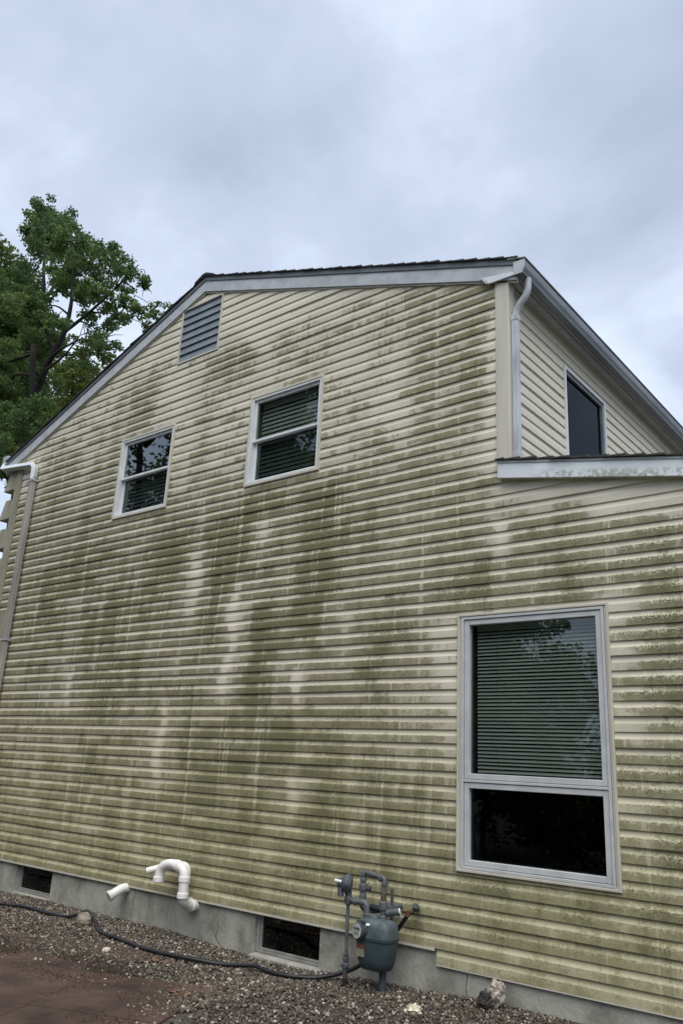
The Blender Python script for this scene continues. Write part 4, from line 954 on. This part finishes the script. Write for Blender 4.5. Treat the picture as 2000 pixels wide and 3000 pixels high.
b = MB(); b.lathe((RXp, RYp, 0.548), (0, 0, 1), [(0, .020), (.004, .027), (.045, .030), (.06, .024), (.09, .026), (.11, .020)], 14); b.build('regulator_body', 'iron_dark', gm)
# short run from the regulator to the meter inlet
b = MB(); b.tube(bend([(RXp, RYp, 0.578), (-4.055, -0.245, 0.580), (-3.985, -0.24, 0.580), (-3.985, BY, 0.470)], .05), 0.0215, 14); b.build('inlet_pipe', 'iron', gm)
b = MB(); b.lathe((-4.105, -0.248, 0.579), (1, 0.06, 0), [(0, .024), (.004, .030), (.022, .030), (.026, .024)], 8); b.build('union', 'iron', gm)
b = MB(); b.lathe((-3.985, BY, 0.476), (0, 0, 1), [(0, .028), (.030, .030), (.036, .026)], 10); b.build('union', 'iron', gm)
# loop behind: stack of fittings, top bar, drop to the outlet
SX, SY = -4.075, -0.175
b = MB(); b.lathe((SX, SY, 0.585), (0, 0, 1), [(0, .018), (.01, .030), (.034, .030), (.04, .022), (.062, .022), (.068, .032), (.105, .034), (.112, .022), (.128, .022), (.132, .028), (.150, .028), (.155, .019)], 10); b.build('valve_stack', 'iron', gm)
b = MB(); b.tube([(SX - 0.02, SY, 0.672), (SX + 0.058, SY + 0.02, 0.665)], 0.018, 10); b.build('tee_stub', 'iron_dark', gm)
b = MB(); b.tube(bend([(SX, SY, 0.60), (SX, SY + 0.005, 0.525), (-3.99, SY + 0.01, 0.525), (-3.94, SY + .06, 0.53)], .05), 0.026, 12); b.build('return_bend', 'iron', gm)
b = MB(); b.tube([(-4.00, SY, 0.545), (-3.87, SY + 0.01, 0.535)], 0.023, 12); b.build('coupling', 'rubber', gm)
b = MB(); b.tube(bend([(SX, SY, 0.735), (SX, SY, 0.780), (-3.862, -0.19, 0.758), (-3.862, -0.20, 0.64)], .03), 0.0185, 14); b.build('top_bar', 'iron', gm)
for p_, ax_ in (((SX + 0.004, SY, 0.768), (0.4, 0, 1)), ((-3.862, -0.192, 0.722), (0, 0, 1)), ((-3.895, -0.19, 0.757), (1, 0, 0))):
    b = MB(); b.lathe(p_, ax_, [(-.014, .022), (-.012, .0265), (.010, .0265), (.012, .022)], 14); b.build('elbow_collar', 'iron', gm)
b = MB(); b.lathe((-3.862, -0.20, 0.480), (0, 0, 1), [(0, .030), (.020, .032), (.026, .024), (.060, .026), (.068, .034), (.118, .034), (.124, .024)], 12); b.build('outlet_union', 'iron', gm)
b = MB(); b.tube([(-3.862, -0.20, 0.60), (-3.862, -0.20, 0.655)], 0.0215, 12); b.build('rusty_nipple', 'rust', gm)
b = MB(); b.tube([(-3.84, -0.19, 0.525), (-3.75, -0.155, 0.545)], 0.026, 12); b.build('side_tee', 'iron', gm)
b = MB(); b.tube([(-3.752, -0.156, 0.545), (-3.742, -0.152, 0.547)], 0.021, 12); b.build('tee_plug', 'white_tag', gm)
b = MB(); b.tube([(-3.835, -0.13, 0.46), (-3.835, -0.13, 0.69)], 0.013, 10); b.build('service_pipe', 'iron', gm)
b = MB(); b.tube([(-3.86, -0.19, 0.56), (-3.83, -0.02, 0.56)], 0.02, 10); b.build('wall_pipe', 'iron', gm)

# --- hose bib with the black hose
hb = empty('hose_bib', (-3.66, -0.06, 0.55)); tag(hb, 'small iron wall tap with a red and white tag beside the gas meter', 'tap')
b = MB(); b.tube([(-3.675, -0.005, 0.560), (-3.665, -0.10, 0.556)], 0.015, 10); b.build('spigot', 'iron_dark', hb)
b = MB(); b.lathe((-3.665, -0.085, 0.566), (0.5, -0.2, 0.6), [(0, .010), (.020, .010), (.024, .026), (.034, .026), (.038, .012)], 8); b.build('handle', 'iron_dark', hb)
b = MB(); b.tube([(-3.665, -0.095, 0.556), (-3.705, -0.115, 0.525)], 0.017, 10); b.build('hose_coupling', 'rust', hb)
b = MB(); b.obox((-3.688, -0.13, 0.535), (1, 0, 0), (0, 1, 0), (.2, 0, 1), 0.014, 0.003, 0.022); b.build('red_tag', 'red_tag', hb)
b = MB(); b.obox((-3.765, -0.125, 0.508), (1, 0, .6), (0, 1, 0), (-.6, 0, 1), 0.012, 0.004, 0.010); b.build('white_tag', 'white_tag', hb)
hp_ = [(-3.70, -0.115, 0.525), (-3.76, -0.105, 0.455), (-3.84, -0.075, 0.375), (-3.98, -0.07, 0.24), (-4.13, -0.11, 0.12), (-4.26, -0.16, 0.055), (-4.42, -0.26, 0.008), (-4.60, -0.37, 0.004), (-4.78, -0.40, 0.006), (-4.97, -0.38, 0.012), (-5.20, -0.48, -0.004), (-5.40, -0.60, 0.012), (-5.65, -0.67, 0.018), (-5.95, -0.685, 0.018), (-6.35, -0.62, 0.018), (-6.72, -0.57, 0.020), (-6.98, -0.44, 0.05), (-7.14, -0.43, 0.115), (-7.32, -0.40, 0.06), (-7.50, -0.42, 0.020), (-7.75, -0.45, 0.018), (-8.0, -0.44, 0.02), (-8.25, -0.45, 0.018), (-8.5, -0.55, 0.018), (-9.2, -0.70, 0.018), (-10.2, -0.75, 0.018), (-11.6, -0.6, 0.0)]
b = MB(); b.tube(smooth_path(hp_, 6), 0.0155, 10)
tag(b.build('garden_hose', 'rubber'), 'black rubber hose trailing from the wall tap across the gravel', 'hose')

# --- PVC vents
def collar(p, ax, r, h, name, parent, m='pvc'):
    b = MB(); b.lathe(p, ax, [(-h, r), (-h + .004, r + .007), (h - .004, r + .007), (h, r)], 20); b.build(name, m, parent)
v1 = empty('vent_pipe', (-7.13, 0, 0.25)); tag(v1, 'short white plastic elbow pipe poking from the foundation', 'pipe')
b = MB(); b.tube(bend([(-7.13, 0.02, 0.290), (-7.13, -0.06, 0.294), (-7.158, -0.195, 0.220)], .07, 8), 0.043, 18, hollow=0.9); b.build('elbow', 'pvc', v1)
b = MB(); b.lathe((-7.158, -0.195, 0.220), (0.18, 0.864, 0.474), [(0.010, 0.0385), (0.014, 0.0385)], 18); b.build('bore', 'pvc_in', v1)  # dark disc stands in for the shaded hollow of the pipe
collar((-7.1545, -0.178, 0.2295), (0.18, 0.864, 0.474), 0.0432, 0.020, 'collar', v1)
v2 = empty('vent_pipe', (-6.05, -0.12, 0.25)); tag(v2, 'white plastic gooseneck vent arching out and down in front of the siding', 'pipe')
pth = bend([(-6.115, 0.02, 0.262), (-6.085, -0.13, 0.280), (-6.035, -0.24, 0.335), (-6.035, -0.24, 0.60), (-6.22, -0.26, 0.625), (-6.335, -0.27, 0.58), (-6.345, -0.275, 0.455)], .085, 8)
b = MB(); b.tube(pth, 0.0435, 20, hollow=0.9); b.build('gooseneck', 'pvc', v2)
for p_, ax_ in (((-6.035, -0.24, 0.375), (0, 0, 1)), ((-6.035, -0.24, 0.51), (0, 0, 1)), ((-6.125, -0.25, 0.612), (1, 0.11, -0.13)), ((-6.345, -0.2745, 0.478), (0, 0, 1)), ((-6.098, -0.065, 0.272), (.2, -1, .12))):
    collar(p_, ax_, 0.0436, 0.024, 'collar', v2)
v3 = empty('vent_pipe', (-6.15, -0.05, 0.25)); tag(v3, 'dull white plastic vent with an open sideways end behind the gooseneck', 'pipe')
b = MB(); b.tube(bend([(-6.16, 0.02, 0.285), (-6.165, -0.085, 0.30), (-6.165, -0.11, 0.36), (-6.165, -0.11, 0.50)], .06, 8), 0.040, 18); b.build('riser', 'pvc_old', v3)
b = MB(); b.tube(bend([(-6.165, -0.11, 0.48), (-6.165, -0.11, 0.59), (-6.33, -0.13, 0.595), (-6.41, -0.165, 0.575)], .07, 8), 0.044, 18); b.build('elbow', 'pvc', v3)
b = MB(); b.tube([(-6.395, -0.150, 0.578), (-6.515, -0.285, 0.528)], 0.030, 18, hollow=0.86); b.build('outlet', 'pvc', v3)
b = MB(); b.lathe((-6.505, -0.274, 0.532), (-0.64, -0.72, -0.27), [(0, 0.0258), (0.004, 0.0258)], 16); b.build('bore', 'pvc_in', v3)  # shade of the open outlet, put in as a dark disc
collar((-6.165, -0.11, 0.47), (0, 0, 1), 0.040, 0.026, 'collar', v3, 'pvc_old'); collar((-6.165, -0.11, 0.365), (0, 0, 1), 0.040, 0.024, 'collar', v3, 'pvc_old')
collar((-6.408, -0.165, 0.573), (0.64, 0.72, 0.27), 0.036, 0.022, 'collar', v3)

# --- rocks and litter
def rock(name, loc, sc, m, seed, rough=0.35, sub=3, flat=None):
    bm = bmesh.new(); bmesh.ops.create_icosphere(bm, subdivisions=sub, radius=1)
    for vtx in bm.verts:
        p = vtx.co.normalized(); d = 1 + rough * mnoise.fractal(p * 1.5 + Vector((seed, 0, 0)), 1, 2, 4) + rough * 0.25 * mnoise.noise(p * 6 + Vector((seed, 3, 0)))
        if flat: d *= 1 - flat * max(0, p.dot(Vector((-.7, -.5, .1)).normalized())) ** 2
        vtx.co = Vector((p.x * sc[0] * d, p.y * sc[1] * d, p.z * sc[2] * d))
    me = bpy.data.meshes.new(name); bm.to_mesh(me); bm.free(); me.materials.append(M[m])
    o = bpy.data.objects.new(name, me); COL.objects.link(o); o.location = loc
    return o
o = rock('rock', (-7.13, -0.455, 0.045), (0.085, 0.075, 0.07), 'rock', 3.0, 0.15); tag(o, 'rounded tan stone under the black hose', 'stone')
o = rock('rock', (-2.995, -0.10, 0.135), (0.062, 0.055, 0.082), 'rock_mix', 8.0, 0.45, 4); o.rotation_euler = (0.2, 0.35, 0.3); tag(o, 'rough speckled chunk of broken concrete against the foundation', 'stone')
o = rock('rock', (-3.045, -0.145, 0.095), (0.060, 0.042, 0.052), 'rock_dark', 12.0, 0.4, 4); tag(o, 'dark stone leaning against the speckled chunk', 'stone')
o = rock('rock', (-3.37, -0.52, 0.04), (0.050, 0.042, 0.032), 'pale', 15.0, 0.7, 4); tag(o, 'pale cream crumbly lump on the gravel', 'stone')
o = rock('rock', (-6.10, -0.95, 0.012), (0.032, 0.026, 0.022), 'pale', 18.0, 0.4); tag(o, 'small whitish pebble between hose and paving', 'stone')
rl = random.Random(33)
def leaf_litter(x, y, s, i):
    mb = MB(); a = rl.uniform(0, 6.28); n = 6; vs = []
    for q in range(n + 1):
        t = q / n; w_ = math.sin(math.pi * min(1, t * 0.9 + 0.06)) * 0.45
        vs += [(t - .5, -w_, 0.25 * abs(w_) + 0.12 * math.sin(t * 4 + i)), (t - .5, 0, 0.1 * math.sin(t * 5)), (t - .5, w_, 0.3 * abs(w_))]
    vs = [((p[0] * math.cos(a) - p[1] * math.sin(a)) * s + x, (p[0] * math.sin(a) + p[1] * math.cos(a)) * s + y, ground_z(x, y) + 0.010 + p[2] * s) for p in vs]
    fs = []
    for q in range(n):
        for k in (0, 1): fs.append((q * 3 + k, q * 3 + k + 1, q * 3 + k + 4, q * 3 + k + 3))
    mb.add(vs, fs, True); return mb.build('dead_leaf', 'dead_leaf')
for i, (x, y) in enumerate([(-4.78, -1.36), (-4.72, -1.40), (-4.66, -1.33), (-4.80, -1.30)]):
    tag(leaf_litter(x, y, 0.055, i), 'reddish dead leaf in the clump where gravel meets paving', 'leaf', 'dead leaves clumped at the paving edge')
for i, (x, y) in enumerate([(-5.56, -0.86), (-5.50, -0.83), (-5.62, -0.83)]):
    tag(leaf_litter(x, y, 0.06, i + 5), 'curled brown leaf on the gravel just in front of the hose', 'leaf', 'brown leaves beside the hose')
for i, (x, y) in enumerate([(-4.86, -0.36), (-4.76, -0.33), (-4.68, -0.34)]):
    tag(leaf_litter(x, y, 0.05, i + 9), 'curled brown leaf below the cellar window sill by the gas meter', 'leaf', 'brown leaves under the cellar window')
for i, (x, y) in enumerate([(-8.25, -0.66), (-8.0, -0.80)]):
    tag(leaf_litter(x, y, 0.06, i + 14), 'brown leaf on the gravel near the far cellar window', 'leaf', 'brown leaves near the far cellar window')

# ================================================================ trees
def leaf_mesh(clumps, per_r2, size, seed, tone_mu):
    rg = np.random.default_rng(seed)
    C = []; T = []
    for x, y, z, r in clumps:
        nsub = max(5, int(16 * r * r) + 7)
        tone_c = np.clip(rg.normal(tone_mu, 0.12), 0.02, 0.95)
        for _ in range(nsub):
            d = rg.normal(0, 1, 3); d /= np.linalg.norm(d); d *= r * rg.random() ** 0.45
            c = np.array([x, y, z]) + d * np.array([1.0, 1.0, 0.8]); rs = r * rg.uniform(0.22, 0.42)
            n = int(per_r2 * rs * rs * 10) + 8
            q = rg.normal(0, 1, (n, 3)); q /= np.linalg.norm(q, axis=1)[:, None]; q *= (rs * rg.random(n) ** 0.4)[:, None]
            q[:, 2] *= 0.65
            C.append(c + q); T.append(np.clip(tone_c + rg.normal(0, 0.1, n) + (rg.random(n) < 0.03) * 0.4, 0, 1))
    C = np.concatenate(C); T = np.concatenate(T); n = len(C)
    # each leaf: folded five-point blade, drooping
    a = rg.uniform(0, 2 * math.pi, n); droop = rg.normal(-0.45, 0.5, n); roll = rg.normal(0, 0.7, n); s = size * rg.uniform(0.65, 1.25, n)
    f = np.stack([np.cos(a) * np.cos(droop), np.sin(a) * np.cos(droop), np.sin(droop)], 1)
    sd_ = np.stack([-np.sin(a), np.cos(a), np.zeros(n)], 1); up = np.cross(f, sd_)
    sd2 = sd_ * np.cos(roll)[:, None] + up * np.sin(roll)[:, None]; up2 = np.cross(f, sd2)
    blade = np.array([(0, 0, 0), (.35, .45, .10), (1.0, 0, -.05), (.35, -.45, .10)])
    V = C[:, None] + s[:, None, None] * (blade[None, :, 0, None] * f[:, None] + blade[None, :, 1, None] * sd2[:, None] + blade[None, :, 2, None] * up2[:, None])
    F = (np.array([(0, 1, 2), (0, 2, 3)])[None] + (np.arange(n) * 4)[:, None, None]).reshape(-1, 3)
    me = bpy.data.meshes.new('crown')
    me.vertices.add(n * 4); me.vertices.foreach_set('co', V.reshape(-1))
    me.loops.add(F.size); me.loops.foreach_set('vertex_index', F.reshape(-1).astype(np.int32))
    me.polygons.add(len(F)); me.polygons.foreach_set('loop_start', np.arange(0, F.size, 3, dtype=np.int32)); me.polygons.foreach_set('loop_total', np.full(len(F), 3, np.int32))
    me.update(calc_edges=True)
    at = me.attributes.new('tone', 'FLOAT', 'POINT'); at.data.foreach_set('value', np.repeat(T, 4).astype(np.float32))
    return me

def make_tree(name, label, base, limbs, clumps, seed, leaf='leaf', per=26, size=0.15, tone=0.35, group=None, twigs=True):
    """limbs = [(points, radius at start, radius at end)]; a twig runs from the nearest limb to every clump"""
    root = empty(name, base); tag(root, label, 'tree', group)
    tk = MB(); nodes = []
    for pts, ra, rb_ in limbs:
        P = smooth_path(pts, 5); n = len(P)
        tk.tube(P, [ra + (rb_ - ra) * i / (n - 1) for i in range(n)], seg=9, cap=True)
        nodes += [(p, ra + (rb_ - ra) * i / (n - 1)) for i, p in enumerate(P)][3:]
    rg = random.Random(seed)
    if twigs:
        for x, y, z, r in clumps:
            c = Vector((x, y, z)); cand = [q for q in nodes if q[0].z < z + 0.3] or nodes
            p, rr = min(cand, key=lambda q: (q[0] - c).length + 0.25 * abs(q[0].z - z + 1))
            mid = (p + c) / 2 + Vector((rg.uniform(-.2, .2), rg.uniform(-.2, .2), rg.uniform(-.1, .35)))
            r0 = min(rr * 0.6, 0.05)
            tk.tube(smooth_path([p, mid, c], 4), [max(.008, r0 * (1 - i / 9)) for i in range(9)], seg=6)
            for _ in range(4):
                d = Vector((rg.gauss(0, 1), rg.gauss(0, 1), rg.gauss(0.3, 1))).normalized() * r * 0.85
                tk.tube([c - d * 0.1, c + d * 0.5 + Vector((0, 0, .04)), c + d], [.013, .009, .005], seg=5, cap=False)
    tk.build('trunk', 'bark', root)
    me = leaf_mesh(clumps, per, size, seed, tone); me.materials.append(M[leaf])
    o = bpy.data.objects.new('crown', me); COL.objects.link(o); o.parent = root; o.matrix_parent_inverse = Matrix.Translation(-root.location)
    return root

def read(s): return [tuple(float(q) for q in p.split()) for p in s.split(',')]
rt = random.Random(2)
MAIN = read("""-19.6 16.4 0.62, -18.9 15.7 0.70, -19.8 15.9 0.62, -17.9 14.7 0.80, -19.1 15.0 1.0, -20.1 15.2 0.87, -16.6 13.7 0.75, -15.6 13.3 0.53, -15.0 12.9 0.45, -14.8 12.4 0.50, -17.0 13.3 0.90, -18.4 14.0 0.5, -20.4 14.4 1.11, -16.1 12.6 0.45, -14.5 11.6 0.48, -13.8 11.2 0.36, -15.0 11.9 0.34, -15.7 11.7 0.60, -15.1 11.0 0.50, -18.1 13.2 0.45, -16.9 12.8 0.45, -19.4 13.2 0.75, -20.5 13.5 1.10, -17.9 12.3 0.50, -18.0 11.7 0.6, -16.3 11.2 0.50, -15.5 10.6 0.51, -20.1 12.5 1.0, -20.1 11.5 1.0, -19.8 10.7 1.0, -18.9 9.5 0.95, -19.5 8.8 0.9, -21.5 12.0 1.2, -21.8 14.0 1.1, -21.0 10.2 1.1, -17.0 9.2 .8""")
def spread(cl, y0, amp):
    """give the clumps of a crown depth: nearer ones smaller, farther ones wider apart"""
    o = []
    for x, z, r in cl:
        dy = rt.uniform(-amp, amp); k_ = (5.6 + y0 + dy) / (5.6 + y0)
        o.append((x * k_, y0 + dy, 1.53 + (z - 1.53) * k_, r * k_))
    return o
MAIN = [(x, z, r * 0.92) for x, z, r in MAIN if not (x < -20.0 and z > 13.9)] + [(-20.3, 14.0, 0.8), (-20.9, 13.2, 0.9)]
MAIN = [(x - 0.35 * max(0.0, min(1.0, (x + 16.2) / 1.2)), z, r) for x, z, r in MAIN]
main_cl = spread(MAIN, 4, 1.3) + spread([(x - .2, z, r * .8) for x, z, r in MAIN[::2] if z < 14.6], 5.2, 0.6)
fork = (-18.31, 4, 10.1)
make_tree('maple_tree', 'tall dark green maple rising behind the low eave of the house', (-18.0, 4.2, -0.1),
    [([(-18.0, 4.2, -0.2), (-18.1, 4.1, 4), (-18.2, 4, 7.5), fork], .24, .14),
     ([fork, (-18.85, 4.1, 11.2), (-19.25, 4.2, 12.5), (-19.17, 4.2, 13.6), (-19.2, 4.1, 14.3), (-19.33, 4, 15.6), (-19.5, 4, 16.3)], .095, .015),
     ([fork, (-17.73, 3.9, 10.9), (-17.2, 3.9, 11.65), (-17.1, 3.9, 12.4), (-17.2, 3.9, 12.9), (-17.6, 4, 14.3)], .10, .015),
     ([(-17.73, 3.9, 10.9), (-17.0, 3.7, 10.95), (-15.6, 3.5, 10.8)], .06, .015),
     ([(-17.95, 3.9, 10.55), (-17.2, 3.6, 10.45), (-16.1, 3.4, 10.45), (-15.4, 3.3, 10.7)], .05, .012),
     ([(-17.2, 3.9, 11.65), (-16.5, 4.1, 12.1), (-15.7, 4.3, 12.7), (-15.0, 4.3, 13.0)], .05, .012),
     ([(-19.2, 4.2, 13.3), (-18.9, 4.3, 13.8), (-18.7, 4.4, 14.5), (-18.5, 4.4, 15.3)], .06, .012)],
    main_cl, 41, 'leaf', per=250, size=0.072, tone=0.50)
LOW = read("""-23.6 14.3 0.8, -24.5 14.1 1.07, -23.0 13.5 0.67, -26.0 15.3 0.87, -25.8 13.6 1.12, -24.6 13.2 1.06, -25.3 12.5 1.09, -27.3 12.9 1.19, -23.5 12.6 0.68, -28.5 14.5 1.3, -27.0 11.5 1.3, -24.5 11.3 1.2, -22.6 11.6 1.0""")
low_cl = [(x, 8 + rt.uniform(-1.2, 1.2), z, r) for x, z, r in LOW]
make_tree('pale_tree', 'lower yellow green tree glimpsed beneath the dark maple', (-25.3, 8.2, -0.1),
    [([(-25.3, 8.2, -.2), (-25.2, 8.1, 6), (-25.4, 8, 10.5), (-25.6, 8, 14.5)], .28, .04), ([(-25.3, 8, 9), (-24.3, 8, 11.5), (-23.4, 8, 13.5)], .12, .02), ([(-25.3, 8, 9.5), (-26.6, 8, 12), (-27.5, 8, 13.8)], .12, .02)],
    low_cl, 52, 'leaf_yellow', per=70, size=0.12, tone=0.38)
LT = read("""-33.0 23.0 1.1, -32.4 22.0 1.17, -33.2 21.2 1.83, -31.9 19.1 1.71, -32.6 17.6 1.97, -32.3 20.9 1.03, -35 22.5 1.6, -35 20 2, -35 17.5 2, -31.5 16 1.6, -33.5 15 1.9, -30.2 14.4 1.4, -30.6 17.4 1.2""")
lt_cl = [(x, 9 + rt.uniform(-1.2, 1.2), z, r) for x, z, r in LT]
make_tree('light_tree', 'tall light green tree standing beyond the maple', (-33.3, 9.2, -0.1),
    [([(-33.3, 9.2, -.2), (-33.2, 9.1, 8), (-33.3, 9, 15), (-33.2, 9, 22)], .42, .05), ([(-33.2, 9, 12), (-32.2, 9, 16), (-31.8, 9, 19)], .16, .03), ([(-33.2, 9, 12), (-34.2, 9, 16), (-35, 9, 20)], .16, .03)],
    lt_cl, 63, 'leaf_yellow', per=30, size=0.16, tone=0.32)

# trees across the yard from the gable wall: they stand in the window reflections
def yard_tree(x, y, h, seed, label, dense=1.0, spread=3.0, low=0.12):
    rg = random.Random(seed); base = Vector((x, y, -0.12))
    tr0 = [(x, y, -0.2), (x + rg.uniform(-.2, .2), y + rg.uniform(-.2, .2), h * .35), (x + rg.uniform(-.4, .4), y + rg.uniform(-.4, .4), h * .65), (x + rg.uniform(-.5, .5), y + rg.uniform(-.5, .5), h * .95)]
    limbs = [(tr0, 0.018 * h, 0.03)]; cl = []
    for q in range(int(16 * dense) + 3):
        a = rg.uniform(0, 6.28); z0 = h * rg.uniform(low, .85); L_ = spread * rg.uniform(.45, 1.1) * (1.2 - z0 / h * .7)
        p0 = Vector((x, y, z0)); p2 = p0 + Vector((math.cos(a) * L_, math.sin(a) * L_, L_ * rg.uniform(.1, .6))); p1 = (p0 + p2) / 2 + Vector((0, 0, .25))
        limbs.append(([p0, p1, p2], 0.006 * h, 0.015))
        cl.append((p2.x, p2.y, p2.z, rg.uniform(.8, 1.3)))
        if rg.random() < .8 * dense: cl.append((p1.x, p1.y, p1.z + .3, rg.uniform(.8, 1.2)))
    cl.append((tr0[-1][0], tr0[-1][1], tr0[-1][2], .9))
    return make_tree('yard_tree', label, base, limbs, cl, seed, 'leaf', per=20, size=0.14, tone=0.40, group='trees across the yard, seen mirrored in the window panes', twigs=False)
YL = 'leafy tree across the yard, seen only mirrored in the window panes'
for i, (x, y, h, dn_, sp_, lo_) in enumerate([(-9.3, -10.5, 7.0, 1.4, 2.6, .05), (-12.0, -12.5, 12, 1.3, 3.2, .08), (-14.6, -10.0, 14.0, 1.5, 3.4, .12), (-16.6, -10.2, 13.5, 1.5, 2.4, .12), (-17.6, -13.0, 14.0, 1.3, 3.0, .12), (-19.7, -8.6, 14.5, 0.0, 1.6, .72), (-20.6, -9.9, 10.6, 1.3, 2.8, .12), (-25.5, -8.5, 9.0, 1.2, 3.0, .1), (-3.6, -13.5, 6.0, 1.2, 2.6, .08), (0.6, -13.0, 7.5, 1.1, 2.8, .08)]):
    yard_tree(x, y, h, 100 + i, YL, dn_, sp_, lo_)
BL = 'rounded leafy bush across the yard, seen only mirrored in the tall window'
for i, (x, y, r) in enumerate([(-8.3, -9.2, 1.5), (-6.9, -9.6, 1.35), (-5.5, -9.4, 1.2), (-4.2, -9.7, 1.3), (-10.0, -9.0, 1.5), (-2.8, -9.8, 1.3)]):
    rg = random.Random(300 + i)
    cl = [(x + rg.gauss(0, r * .42), y + rg.gauss(0, r * .3), r * rg.uniform(.25, 1.75), r * rg.uniform(.38, .55)) for _ in range(14)]
    t_ = make_tree('yard_bush', BL, (x, y, -0.12), [([(x, y, -.2), (x, y, r * .5), (x + .1, y, r)], .06, .02)], cl, 300 + i, 'leaf', per=14, size=0.13, tone=0.3, group='bushes across the yard, seen mirrored in the tall window', twigs=False)
    t_['category'] = 'bush'
